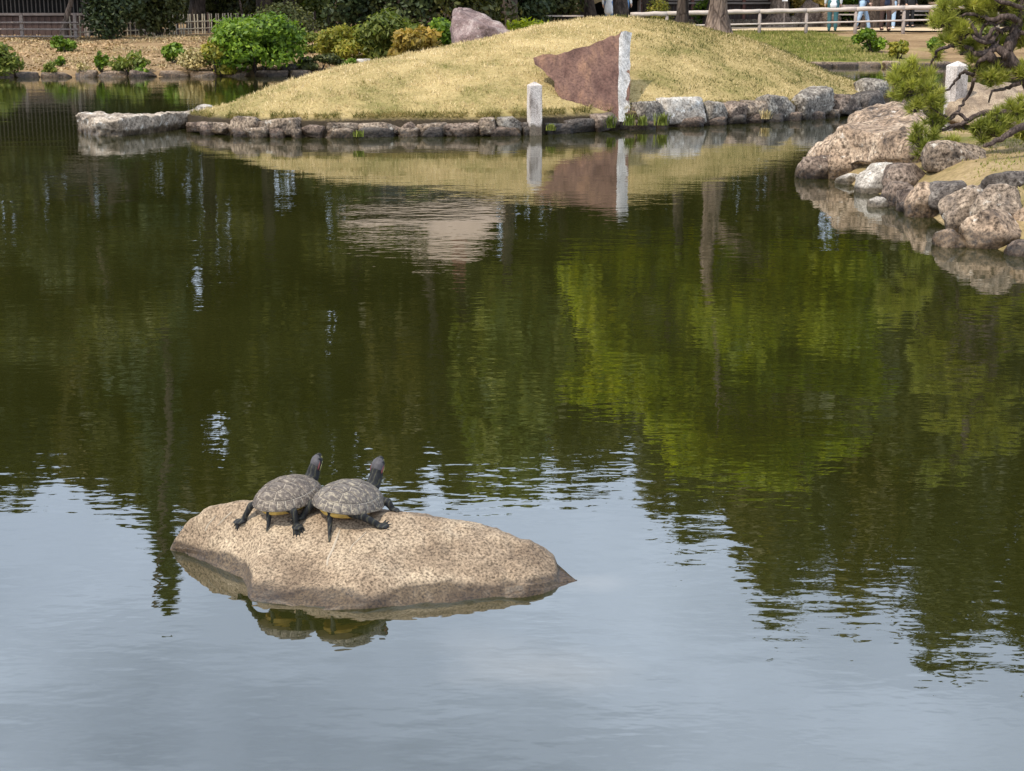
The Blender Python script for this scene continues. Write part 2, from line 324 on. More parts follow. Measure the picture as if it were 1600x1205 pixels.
def leaf_arrays(cen, nrm, size, rng, elong=1.7, droop=0.0):
    """one pointed leaf (a rhombic quad with a fold) per centre"""
    n = len(cen); nrm = nrm/np.linalg.norm(nrm, axis=1, keepdims=True)
    r = rng.normal(size=(n,3)); a = np.cross(nrm, r); a /= np.linalg.norm(a, axis=1, keepdims=True)+1e-9; b = np.cross(nrm, a)
    s = (size*rng.uniform(.6,1.35,n))[:,None] if np.isscalar(size) else (size*rng.uniform(.7,1.3,n))[:,None]
    L = a*s*.5*elong; Wd = b*s*.5
    V = np.stack([cen-L, cen+Wd*.9-nrm*s*.1, cen+L, cen-Wd*.9-nrm*s*.1], 1).reshape(-1,3)
    F = np.arange(4*n).reshape(-1,4); return V, F
def blob_leaves(blobs, n, size, rng, up=.35, shell=.5, jitter=.7, elong=1.7):
    """leaves spread through the outer part of the crown's lobes: blobs = [(centre, (rx,ry,rz))]"""
    w = np.array([(b[1][0]*b[1][1]+b[1][0]*b[1][2]+b[1][1]*b[1][2]) for b in blobs]); w /= w.sum()
    k = rng.choice(len(blobs), n, p=w); C = np.array([tuple(b[0]) for b in blobs])[k]; S = np.array([b[1] for b in blobs])[k]
    d = rng.normal(size=(n,3)); d /= np.linalg.norm(d, axis=1, keepdims=True)
    r = shell + (1-shell)*rng.random(n)**.6; r *= 1+.16*rng.normal(size=n)
    cen = C + d*S*r[:,None]
    nr = d/np.maximum(S, .05); nr /= np.linalg.norm(nr, axis=1, keepdims=True); nr = nr + np.array([0,0,up]) + jitter*rng.normal(size=(n,3))
    V, F = leaf_arrays(cen, nr, size, rng, elong); tone = np.clip(rng.normal(.5,.25,n) + .12*np.sin(k*12.9), 0, 1)
    return V, F, tone
def lobes(rng, c, rad, n, r0=.28, r1=.45, flat=.8, low=-.75):
    """lobes spread through an ellipsoid (c, rad)"""
    out = []; c = np.array(c); rad = np.array(rad)
    for i in range(n):
        while True:
            d = rng.uniform(-1,1,3)
            if np.linalg.norm(d) < 1 and d[2] > low: break
        d = d/np.linalg.norm(d)*np.linalg.norm(d)**.5
        q = rng.uniform(r0, r1); out.append((tuple(c + d*rad*(1-q*.7)), tuple(np.array([rad[0]*q, rad[1]*q, rad[2]*q*flat]))))
    return out
def bush(name, label, cat, base, w, h, mat, n, size, seed, group=None, d=None, nl=10, stems=True, loose=.16, bark='bark_dark', elong=1.7, dome=False):
    rng = np.random.default_rng(seed); d = d or w*.8
    o = empty(name, base, label, cat, group)
    if dome: bl = [((0,0,h*.28), (w*.46,d*.46,h*.66))]
    else: bl = lobes(rng, (0,0,h*.48), (w*.5,d*.5,h*.52), nl, .34, .5, .9, -1.0)
    V, F, t = blob_leaves(bl, n, size, rng, .4, .62 if not dome else .86, .75, elong); V[:,2] = np.maximum(V[:,2], .01)
    link('foliage', fast_mesh('foliage', V, F, mat, t), o)
    if stems:
        m = MB()
        for i in range(5):
            b = bl[i % len(bl)]; p = Vector(b[0]); s = Vector((rng.normal()*.04*w, rng.normal()*.04*w, -.05))
            m.tube([s, s.lerp(p,.5)+Vector((rng.normal()*.03,rng.normal()*.03,0)), p], [.02*h+.008, .014*h+.006, .004], 5)
        m.build('stem', M[bark], o, True)
    return o
def tree(name, label, base, h, tr, blobs, n, size, mat, seed, bark='bark_dark', group=None, trunk_pts=None, limbs=9, cat='tree', nside=12, shell=.45, up=.35):
    rng = np.random.default_rng(seed); o = empty(name, base, label, cat, group)
    top = max(b[0][2] for b in blobs)
    if trunk_pts is None: trunk_pts = [(0,0,-.2), (rng.normal()*.02*h, rng.normal()*.02*h, h*.25), (rng.normal()*.03*h, rng.normal()*.03*h, h*.55), (rng.normal()*.03*h, rng.normal()*.03*h, top)]
    sp = spline(trunk_pts, 7); k = len(sp); m = MB()
    zs = [p.z for p in sp]
    m.tube(sp, [tr*(1.0 + .45*max(0, 1-(p.z/(.07*h+.15)))**2)*(1-.8*i/(k-1)) for i, p in enumerate(sp)], nside, True, .22, seed)
    m.build('trunk', M[bark], o, True)
    lb = MB()
    order = sorted(range(len(blobs)), key=lambda i: -blobs[i][1][0])[:limbs]
    for i in order:
        c = Vector(blobs[i][0]); z = max(zs[0]+.2, c.z - .45*Vector((c.x, c.y, 0)).length - .1*h*rng.random()); j = min(range(k), key=lambda q: abs(zs[q]-z)); s = sp[j]
        r0 = tr*(1-.8*j/(k-1))*.55; mid = s.lerp(c,.5)+Vector((rng.normal()*.03*h, rng.normal()*.03*h, .03*h))
        lb.tube(spline([s, mid, c], 4), [max(.012, r0*(1-.85*q/8)) for q in range(9)], 6)
    lb.build('limbs', M[bark], o, True)
    V, F, t = blob_leaves(blobs, n, size, rng, up, shell); link('crown', fast_mesh('crown', V, F, mat, t), o)
    return o
def grass_arrays(pts, nrm, h0, h1, w, rng, lean=.5, mul=None):
    n = len(pts); up = nrm*1.0 + rng.normal(size=(n,3))*lean; up /= np.linalg.norm(up, axis=1, keepdims=True)
    hh = rng.uniform(h0, h1, n)[:,None]*(1 if mul is None else mul[:,None]); a = rng.uniform(0, 2*np.pi, n); sx = np.stack([np.cos(a), np.sin(a), np.zeros(n)], 1)*(w*.5)
    tip = pts + up*hh; tip[:,2] -= .12*hh[:,0]
    V = np.stack([pts-sx, pts+sx, tip], 1).reshape(-1,3); return V, np.arange(3*n).reshape(-1,3), rng.random(n)
def remeshed(name, caps, voxel, mat, parent=None, relax=2):
    """capsules and ellipsoids grown into one continuous skin"""
    bm = bmesh.new()
    for c in caps:
        if c[0] == 'e':
            _, p, r, rot = c; mt = Matrix.Translation(p) @ (rot.to_4x4() if rot else Matrix()) @ Matrix.Diagonal((*r,1))
            bmesh.ops.create_icosphere(bm, subdivisions=3, radius=1, matrix=mt)
        else:
            p0, r0, p1, r1 = c; p0, p1 = Vector(p0), Vector(p1); ax = p1-p0; L = ax.length
            q = ax.to_track_quat('Z','Y').to_matrix().to_4x4()
            bmesh.ops.create_cone(bm, cap_ends=True, segments=14, radius1=r0, radius2=r1, depth=L, matrix=Matrix.Translation((p0+p1)/2) @ q)
            for p, r in ((p0,r0),(p1,r1)): bmesh.ops.create_icosphere(bm, subdivisions=2, radius=r, matrix=Matrix.Translation(p))
    me = bpy.data.meshes.new('tmp'); bm.to_mesh(me); bm.free(); o = link('tmp', me)
    md = o.modifiers.new('r', 'REMESH'); md.mode = 'VOXEL'; md.voxel_size = voxel
    if relax: sm = o.modifiers.new('s', 'SMOOTH'); sm.iterations = relax; sm.factor = .5
    dg = bpy.context.evaluated_depsgraph_get(); out = bpy.data.meshes.new_from_object(o.evaluated_get(dg)); bpy.data.objects.remove(o); out.name = name
    out.materials.clear(); out.materials.append(mat); out.polygons.foreach_set('use_smooth', [True]*len(out.polygons))
    return link(name, out, parent)

# ------------------------------------------------------------------ SETTING: ground, water, island, bank, path
SHX = [-60, -14, -11.5, -4.6, 2, 8, 13, 20, 60]; SHY = [30, 33.5, 34.3, 35, 37, 39.6, 39.9, 38, 34]
def shore(x): return interp(x, SHX, SHY)
def ground_z(x, y):
    d = y - shore(x)
    if d < -1.2: return -.7
    if d < 0: return -.7 + .75*smooth01((d+1.2)/1.2)
    top = .62; dep = 8.5 + 3.2*smooth01((x+2)/8)
    z = .05 + .07*min(1, d/.2) + (top-.12)*smooth01(d/dep*.92+.04*(d>.2)) if d < dep else top
    z += .035*fbm(Vector((x*.5, y*.5, 3)))*min(1, d/2) * (0 if d > dep+.2 and x > 4 else 1)
    if d > 30: z += (d-30)*.01
    return z
def build_ground():
    xs = np.concatenate([[-900,-400,-200,-110,-60,-40], np.arange(-28, 28.1, .45), [40,60,110,200,400,900]])
    ys = np.concatenate([[-300,-60,-20,-8], np.arange(0, 30, 5), np.arange(30, 60, .45), np.arange(60, 100, 4), [120,160,240,400,800,1600]])
    V = [(x, y, ground_z(x, y)) for y in ys for x in xs]; nx = len(xs)
    F = [(j*nx+i, j*nx+i+1, (j+1)*nx+i+1, (j+1)*nx+i) for j in range(len(ys)-1) for i in range(nx-1)]
    V = np.array(V); o = link('ground', fast_mesh('ground', V, F, mat_ground(), None, True)); tag(o, kind='structure')
def mat_ground():
    m, n, l, b = newmat('earth_and_turf'); v = objvec(n, True); sp = n.new('ShaderNodeSeparateXYZ'); l.new(v, sp.inputs[0])
    f = noise_tex(n, l, v, .6, 8, .7); so = ramp(n, [(.32, (.18,.115,.06)), (.5, (.33,.22,.118)), (.68, (.45,.32,.18))]); l.new(f, so.inputs[0])
    gr = ramp(n, [(.32, (.09,.11,.022)), (.5, (.19,.185,.05)), (.68, (.33,.27,.11))]); l.new(f, gr.inputs[0])
    q = noise_tex(n, l, v, .55, 4, .6); mm = n.new('ShaderNodeMath'); mm.operation = 'MULTIPLY_ADD'; l.new(q, mm.inputs[0]); mm.inputs[1].default_value = 9; l.new(sp.outputs[0], mm.inputs[2])
    r1 = n.new('ShaderNodeMapRange'); r1.inputs[1].default_value = 6.5; r1.inputs[2].default_value = 8.5; l.new(mm.outputs[0], r1.inputs[0])
    r2 = n.new('ShaderNodeMapRange'); r2.inputs[1].default_value = 14.0; r2.inputs[2].default_value = 15.5; r2.inputs[3].default_value = 1; r2.inputs[4].default_value = 0; l.new(mm.outputs[0], r2.inputs[0])
    m3 = n.new('ShaderNodeMath'); m3.operation = 'MULTIPLY'; l.new(r1.outputs[0], m3.inputs[0]); l.new(r2.outputs[0], m3.inputs[1])
    c = mixc(n, l, m3.outputs[0], so.outputs[0], gr.outputs[0])
    g = noise_tex(n, l, v, 11, 6, .75); grr = ramp(n, [(.3, (.62,.6,.57)), (.7, (1.25,1.24,1.22))]); l.new(g, grr.inputs[0])
    l.new(mixc(n, l, .7, c, grr.outputs[0], 'MULTIPLY'), b.inputs['Base Color']); b.inputs['Roughness'].default_value = .95; b.inputs['Specular IOR Level'].default_value = .1
    bp = n.new('ShaderNodeBump'); bp.inputs['Distance'].default_value = .08; l.new(g, bp.inputs['Height']); l.new(bp.outputs[0], b.inputs['Normal']); return m
build_ground()
tag(add('water', [(-70,-30,0),(70,-30,0),(70,45,0),(-70,45,0)], [(0,1,2,3)], M['water']), kind='structure')
# sandy path beyond the rail fence
def build_path():
    V = []; F = []; xs = np.linspace(1.5, 40, 40)
    for x in xs:
        a = 52.0 - max(0, x-9)*.12 ; b = a + 6.8
        V += [(x, a, .664), (x, b, .664)]
    F = [(2*i, 2*i+2, 2*i+3, 2*i+1) for i in range(len(xs)-1)]
    tag(add('path', V, F, M['sand']), kind='structure')
build_path()

# island
FR = [(305,205),(330,210),(400,214),(500,215),(620,213),(760,213),(840,210),(940,205),(1000,201),(1060,198),(1150,193),(1250,187),(1320,181),(1392,173)]
FRP = [P(*q) for q in FR]
IX = [p.x for p in FRP]; IYF = [p.y for p in FRP]
X0, X1 = IX[0]-.25, IX[-1]+.3
def isl_front(x): return interp(x, [X0]+IX+[X1], [IYF[0]+.6]+IYF+[IYF[-1]+.8])
def isl_back(x): return interp(x, [X0,-3.6,-3,-2,-.5,1.5,3.5,5,6,X1], [IYF[0]+.65,21.6,22.9,24.4,26.6,28.3,28.8,28.2,27,IYF[-1]+.85])
RIDX = [X0,-3.7,-3.1,-2.4,-1.7,-1.0,-.3,.4,1.0,1.6,2.3,3.0,3.7,4.4,5.1,5.8,X1]
RIDZ = [.16,.32,.55,.75,.86,.98,1.12,1.26,1.36,1.40,1.34,1.22,1.06,.84,.52,.27,.16]
def isl_z(x, y):
    f, b = isl_front(x), isl_back(x); H = interp(x, RIDX, RIDZ)
    r = f + .5*(b-f)
    t = (y-f)/(r-f) if y < r else (b-y)/(b-r)
    if t < 0: return .16 - .9*min(1,-t*(r-f)/.3)
    return .17 + (H-.17)*(1-(1-min(1,t))**1.75) + .018*fbm(Vector((x*1.2, y*1.2, 1)))*min(1,t*3)
def build_island():
    xs = np.linspace(X0, X1, 150); V = []; F = []; n = 64
    for x in xs:
        f, b = isl_front(x), isl_back(x)
        for j in range(n+1):
            s = -.05 + 1.1*j/n; y = f + s*(b-f) if b-f > .1 else f+(s-.5)*.1
            if j == 0: V.append((x, f-.1, -.5))
            elif j == n: V.append((x, b+.1, -.5))
            else:
                y = f + .05 + (b-f-.1)*(j-1)/(n-2); V.append((x, y, isl_z(x, y)))
    m = n+1
    F = [(i*m+j, (i+1)*m+j, (i+1)*m+j+1, i*m+j+1) for i in range(len(xs)-1) for j in range(n)]
    tag(link('island', fast_mesh('island', V, F, M['turf_dry'], None, True)), kind='structure')
build_island()
def surf_points(n, box, zf, inside, rng):
    xs = rng.uniform(box[0], box[1], n); ys = rng.uniform(box[2], box[3], n); out = []; nr = []
    for x, y in zip(xs, ys):
        if inside(x, y):
            z = zf(x, y); e = .05; out.append((x, y, z-.004)); nr.append((-(zf(x+e,y)-z)/e, -(zf(x,y+e)-z)/e, 1))
    nr = np.array(nr); nr[:,:2] = np.clip(nr[:,:2], -1.5, 1.5); nr /= np.linalg.norm(nr, axis=1, keepdims=True); return np.array(out), nr
rng = np.random.default_rng(11)
pts, nr = surf_points(150000, (X0, X1, 19, 29), isl_z, lambda x, y: isl_front(x)+.17+.08*noise.noise(Vector((x*2,0,0))) < y < isl_front(x)+.62*(isl_back(x)-isl_front(x)), rng)
gm = np.array([x + .45*(y-22.5) + 2.2*noise.noise(Vector((x*.7, y*.7, 4))) + 1.2*noise.noise(Vector((x*3, y*3, 9))) > 2.1 for x, y, z in pts]) & (rng.random(len(pts)) < .75)  # mask of greener blades with painted-in shade, upper right of the mound
for k, mt in ((~gm, 'blade_dry'), (gm, 'blade_green_shade')):
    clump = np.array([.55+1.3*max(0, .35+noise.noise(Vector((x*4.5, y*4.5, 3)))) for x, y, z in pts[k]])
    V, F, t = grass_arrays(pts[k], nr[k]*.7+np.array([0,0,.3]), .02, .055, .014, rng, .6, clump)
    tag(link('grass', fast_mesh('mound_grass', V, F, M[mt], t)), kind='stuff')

# ragged sod hanging over the stones
ex = []; en = []
for q in range(9000):
    x = rng.uniform(X0+.1, X1-.2)
    if noise.noise(Vector((x*3.1, 4, 4))) + .6*noise.noise(Vector((x*9, 4, 8))) < -.12: continue
    y = isl_front(x) + .12 + .14*rng.random(); ex.append((x, y, isl_z(x, y)-.01)); en.append((rng.normal()*.5, -.9, .75))
V, F, t = grass_arrays(np.array(ex), np.array(en), .05, .13, .013, rng, .4); tag(link('grass', fast_mesh('edge_grass', V, F, M['blade_edge'], t)), kind='stuff')

# right-hand bank
BK = [P(1262,272), P(1330,292), P(1400,318), P(1450,345), P(1500,385), P(1610,402), Vector((5,9.2,0)), Vector((9,8,0)), Vector((13,10,0)), Vector((13,19,0)), Vector((7,18.5,0)), Vector((4.6,17,0)), Vector((3.5,16,0))]
BKA = np.array([(p.x, p.y) for p in BK])
def poly_dist(x, y):
    a = BKA; b = np.roll(a, -1, 0); p = np.array([x, y]); ab = b-a; t = np.clip(((p-a)*ab).sum(1)/(ab*ab).sum(1), 0, 1)
    d = np.sqrt((((a+ab*t[:,None])-p)**2).sum(1)).min()
    ins = False
    for (x1,y1), (x2,y2) in zip(a, b):
        if (y1 > y) != (y2 > y) and x < (x2-x1)*(y-y1)/(y2-y1)+x1: ins = not ins
    return d if ins else -d
def bank_z(x, y):
    d = poly_dist(x, y); return -.3 + .3*smooth01((d+.2)/.3) + .34*smooth01(d/.75) + .10*smooth01((d-.8)/2) + .02*fbm(Vector((x*1.5,y*1.5,7)))
def build_bank():
    xs = np.linspace(2.3, 13.5, 90); ys = np.linspace(7.4, 19.6, 90); nx = len(xs)
    V = [(x, y, bank_z(x, y)) for y in ys for x in xs]; F = [(j*nx+i, j*nx+i+1, (j+1)*nx+i+1, (j+1)*nx+i) for j in range(len(ys)-1) for i in range(nx-1)]
    tag(link('bank', fast_mesh('bank', V, F, M['bank_turf'], None, True)), kind='structure')
build_bank()
def litter():
    rg = np.random.default_rng(12); P3, n3 = surf_points(30000, (-15.5, 1.5, 34, 48), ground_z, lambda x, y: .3 < y-shore(x) < 12 and noise.noise(Vector((x*.9, y*.9, 6)))+.35*noise.noise(Vector((x*3, y*3, 2))) > -.28, rg)
    P3[:,2] += .012; V, F = leaf_arrays(P3, n3+rg.normal(size=n3.shape)*.55, .06, rg, 1.6); tag(link('leaf_litter', fast_mesh('leaf_litter', V, F, GR['litter'], rg.random(len(P3)))), kind='stuff')
litter()
pts, nr = surf_points(16000, (2.9, 7, 9, 16.5), bank_z, lambda x, y: poly_dist(x, y) > .35 and noise.noise(Vector((x*1.3, y*1.3, 2))) > -.05, rng)
V, F, t = grass_arrays(pts, nr, .02, .05, .012, rng, .5); tag(link('grass', fast_mesh('bank_grass', V, F, M['blade_green'], t)), kind='stuff')
pts, nr = surf_points(26000, (-15.5, 1.5, 34, 47), ground_z, lambda x, y: .3 < y-shore(x) < 11 and noise.noise(Vector((x*.7, y*.7, 16))) > .02, rng)
V, F, t = grass_arrays(pts, nr, .04, .12, .022, rng, .6); tag(link('grass', fast_mesh('withered_grass', V, F, M['blade_dry'], t)), kind='stuff')
pts, nr = surf_points(60000, (3.5, 17, 39, 52), ground_z, lambda x, y: .3 < y-shore(x) < 12.2 and x + 2.5*noise.noise(Vector((x*.5, y*.4, 5))) < 10.2, rng)
V, F, t = grass_arrays(pts, nr, .05, .13, .03, rng, .5); tag(link('grass', fast_mesh('far_bank_grass', V, F, M['blade_green'], t)), kind='stuff')
# ------------------------------------------------------------------ basking rock
def build_basking_rock():
    fx = [(266,859),(285,863),(305,869),(330,880),(355,891),(380,901),(388,916),(392,934),(420,940),(470,947),(520,951),(570,949),(620,945),(680,941),(740,937),(800,932),(850,925),(874,915),(890,910),(902,908)]
    # crest as seen: pixel, and the height it stands at above the water
    tx = [(266,857,.0),(275,840,.040),(290,818,.085),(320,798,.130),(360,788,.155),(400,784,.166),(450,784,.172),(520,788,.174),(600,798,.168),(660,807,.160),(720,818,.143),(780,832,.120),(828,851,.088),(853,866,.062),(867,877,.045),(872,892,.018),(885,899,.012),(902,908,.0)]
    fp = [P(x,y,0) for x,y in fx]; tp = [P(x,y,z) for x,y,z in tx]
    A0, A1 = fp[0].x, fp[-1].x; nU, nV = 190, 84
    fX = [p.x for p in fp]; fY = [p.y for p in fp]; tX = [p.x for p in tp]; tY = [p.y for p in tp]; tZ = [p.z for p in tp]
    V = []
    for i in range(nU+1):
        u = i/nU; x = A0 + (A1-A0)*(.5-.5*math.cos(math.pi*u))*.6 + (A1-A0)*u*.4
        yf = interp(x, fX, fY); yr = interp(x, tX, tY); zr = interp(x, tX, tZ); yr = max(yr, yf+.004); yb = yr + .10 + .9*zr
        endw = min(1, min(x-A0, A1-x)/.06)
        if endw < 1: yb = yr + (yb-yr)*max(.08, endw)
        for j in range(nV+1):
            s = j/nV
            if s < .06: y = yf - .012; z = -.16 + .16*s/.06
            elif s < .68:
                t = (s-.06)/.62; y = yf + (yr-yf)*t; p = 1.28
                lip = .022*smooth01(t*9)*min(1, zr/.06); z = (zr-lip*0)*(1-(1-t)**p) 
                z = max(z, lip*.8)*1.0
            else:
                t = (s-.68)/.32; y = yr + (yb-yr)*t; z = zr*(1-t**1.8) - .16*max(0, t-.86)/.14
            q = Vector((x*6, y*6, 0)); am = min(1, zr/.07)
            z += max(.3*min(1,zr/.01),am)*(.014*fbm(q) + .004*fbm(q*4.5))*(1 if .05 < s < .95 else 0)
            if .06 < s < .66:                                  # shallow hollow and swelling shoulder low on the left
                z -= .018*am*math.exp(-((x+.60)/.10)**2)*math.exp(-((s-.22)/.12)**2)
                z += .010*am*math.exp(-((x+.40)/.16)**2)*math.exp(-((s-.20)/.12)**2)
            xx = x + .006*fbm(Vector((x*9, y*9, 5)))*am; yy = y + .010*fbm(Vector((x*10, z*10, 9)))*am
            V.append((xx, yy, z))
    m = nV+1; F = [(i*m+j, (i+1)*m+j, (i+1)*m+j+1, i*m+j+1) for i in range(nU) for j in range(nV)]
    o = link('basking_rock', fast_mesh('basking_rock', V, F, M['granite_warm'], None, True))
    tag(o, 'low speckled tan granite rock in the open water under the two turtles', 'rock')
    from mathutils.bvhtree import BVHTree
    return BVHTree.FromPolygons([Vector(v) for v in V], [tuple(f) for f in F])
ROCK = build_basking_rock()
def rock_z(x, y):
    h = ROCK.ray_cast(Vector((x, y, 1)), Vector((0,0,-1))); return h[0].z if h[0] else 0.0
def droppings():
    o = bpy.data.objects['basking_rock']; m_ = mat_plain('dried_dropping', (.36,.29,.21), .8, .12, 60, .1)
    for pts, w in ((((531,828),(526,842),(520,858),(513,872),(511,884)),.0032),(((572,832),(561,843),(551,852),(546,862)),.002),(((362,800),(352,810),(340,822)),.003),(((338,806),(326,820),(321,830)),.0025)):
        c = []
        for x, y in spline([Vector((a,b,0)) for a, b in pts], 4) and [(p.x,p.y) for p in spline([Vector((a,b,0)) for a, b in pts], 4)]:
            h = ROCK.ray_cast(Vector((0,0,CAMH)), ray(x, y).normalized())
            if h[0]: c.append((h[0], h[1]))
        V = []
        for i, (p, nn) in enumerate(c):
            k = w*(.6+.8*noise.noise(Vector((i*.9,p.x*40,3)))**2+.5*math.sin(math.pi*i/max(1,len(c)-1))); V += [p+nn*.0012+Vector((-k,0,0)), p+nn*.0022, p+nn*.0012+Vector((k,0,0))]
        F = [(3*i+a, 3*i+a+1, 3*i+a+4, 3*i+a+3) for i in range(len(c)-1) for a in (0,1)]
        add('dropping_streak', V, F, m_, o)
droppings()
# ------------------------------------------------------------------ turtles
def clip_poly(poly, a, c):               # keep the side a.p <= c
    out = []
    for i in range(len(poly)):
        p, q = poly[i], poly[(i+1)%len(poly)]; dp = p[0]*a[0]+p[1]*a[1]-c; dq = q[0]*a[0]+q[1]*a[1]-c
        if dp <= 0: out.append(p)
        if (dp < 0) != (dq < 0) and dp != dq:
            t = dp/(dp-dq); out.append((p[0]+(q[0]-p[0])*t, p[1]+(q[1]-p[1])*t))
    return out
def make_turtle_mats():
    def shell(name, lo, mid, hi, alg):
        m, n, l, b = newmat(name); v = objvec(n)
        f = noise_tex(n, l, v, 42, 6, .7); r = ramp(n, [(.3, lo), (.5, mid), (.7, hi)]); l.new(f, r.inputs[0])
        g = noise_tex(n, l, v, 130, 5, .75, (1,.35,1)); gr = ramp(n, [(.5, (0,0,0)), (.62, (1,1,1))]); l.new(g, gr.inputs[0])
        l.new(mixc(n, l, gr.outputs[0], r.outputs[0], alg), b.inputs['Base Color']); b.inputs['Roughness'].default_value = .62; b.inputs['Specular IOR Level'].default_value = .3
        bp = n.new('ShaderNodeBump'); bp.inputs['Distance'].default_value = .0016; l.new(g, bp.inputs['Height']); l.new(bp.outputs[0], b.inputs['Normal']); return m
    M['scute'] = shell('shell_scute', (.034,.026,.020), (.085,.066,.052), (.145,.116,.092), (.27,.22,.16))
    M['scute_b'] = shell('blotched_shell_scute', (.040,.032,.026), (.090,.074,.062), (.150,.126,.102), (.30,.25,.175))
    M['seam'] = mat_plain('pale_shell_seam', (.30,.255,.20), .7, .25, 90, .2, .001)
    m, n, l, b = newmat('turtle_skin'); v = objvec(n)
    w = n.new('ShaderNodeTexWave'); w.inputs['Scale'].default_value = 26; w.inputs['Distortion'].default_value = 3.5; w.inputs['Detail'].default_value = 2; w.bands_direction = 'Y'; l.new(v, w.inputs['Vector'])
    r = ramp(n, [(0, (.010,.0105,.011)), (.90, (.018,.0185,.019)), (.99, (.05,.048,.028))]); l.new(w.outputs['Fac'], r.inputs[0])
    f = noise_tex(n, l, v, 60, 4, .6); fr = ramp(n, [(.35, (.6,.6,.6)), (.65, (1.7,1.65,1.65))]); l.new(f, fr.inputs[0])
    l.new(mixc(n, l, .9, r.outputs[0], fr.outputs[0], 'MULTIPLY'), b.inputs['Base Color']); b.inputs['Roughness'].default_value = .75; b.inputs['Specular IOR Level'].default_value = .25
    bp = n.new('ShaderNodeBump'); bp.inputs['Distance'].default_value = .0012; g = noise_tex(n, l, v, 220, 3, .6); l.new(g, bp.inputs['Height']); l.new(bp.outputs[0], b.inputs['Normal'])
    M['skin'] = m
    M['head_skin'] = mat_plain('turtle_head_skin', (.060,.054,.056), .6, .35, 90, .4, .0012)
    M['plastron'] = mat_plain('yellow_plastron', (.52,.33,.075), .55, .45, 34, .2, .001)
    M['red_ear'] = mat_plain('red_ear_patch', (.11,.03,.03), .6, .2, 50, 0)
    M['yellow_line'] = mat_plain('yellow_skin_stripe', (.46,.42,.15), .6, .15, 50, 0)
    M['eye'] = mat_plain('dark_eye', (.01,.01,.01), .15, .1, 10, 0)
    M['claw'] = mat_plain('claw', (.05,.045,.04), .5, .1, 10, 0)
make_turtle_mats()
AL, BL = .120, .096
def rim_z(u, w): return .030 - .006*(1 if u > 0 else -1)*abs(u)**2 + .002*math.cos(6*w)
def dome(x, y):
    by = BL*(1.0 - .07*(x/AL))            # a little wider behind
    r = math.sqrt((x/AL)**2 + (y/by)**2); r = min(r, 1.0)
    z = .031 + .058*max(0, 1-r**2.25)**.78 - .006*(x/AL)*abs(x/AL)
    if r > .86: z -= .004*((r-.86)/.14)      # flared skirt
    return z
def dome_normal(x, y):
    e = .002; zx = (dome(x+e,y)-dome(x-e,y))/(2*e); zy = (dome(x,y+e)-dome(x,y-e))/(2*e); zx = max(-2.5,min(2.5,zx)); zy = max(-2.5,min(2.5,zy)); return Vector((-zx,-zy,1)).normalized()
def scute_mesh(poly, mat, thick=.0022):
    cx = sum(p[0] for p in poly)/len(poly); cy = sum(p[1] for p in poly)/len(poly); ring = []
    for i in range(len(poly)):                                # subdivide the edges so the plate follows the dome
        p, q = poly[i], poly[(i+1)%len(poly)]; k = max(1, int(math.hypot(q[0]-p[0], q[1]-p[1])/.014))
        for t in range(k): ring.append((p[0]+(q[0]-p[0])*t/k, p[1]+(q[1]-p[1])*t/k))
    n = len(ring); V = []; F = []
    for s, h in ((.962,-.0008),(.935,thick*.6),(.70,thick*1.15),(.35,thick*1.5)):
        for p in ring:
            x, y = cx+(p[0]-cx)*s, cy+(p[1]-cy)*s; V.append(Vector((x,y,dome(x,y))) + dome_normal(x,y)*h)
    V.append(Vector((cx,cy,dome(cx,cy))) + dome_normal(cx,cy)*thick*1.6)
    for a in range(3):
        for j in range(n): F.append((a*n+j, a*n+(j+1)%n, (a+1)*n+(j+1)%n, (a+1)*n+j))
    for j in range(n): F.append((3*n+j, 3*n+(j+1)%n, 4*n))
    return mesh('scute', V, F, mat, False)
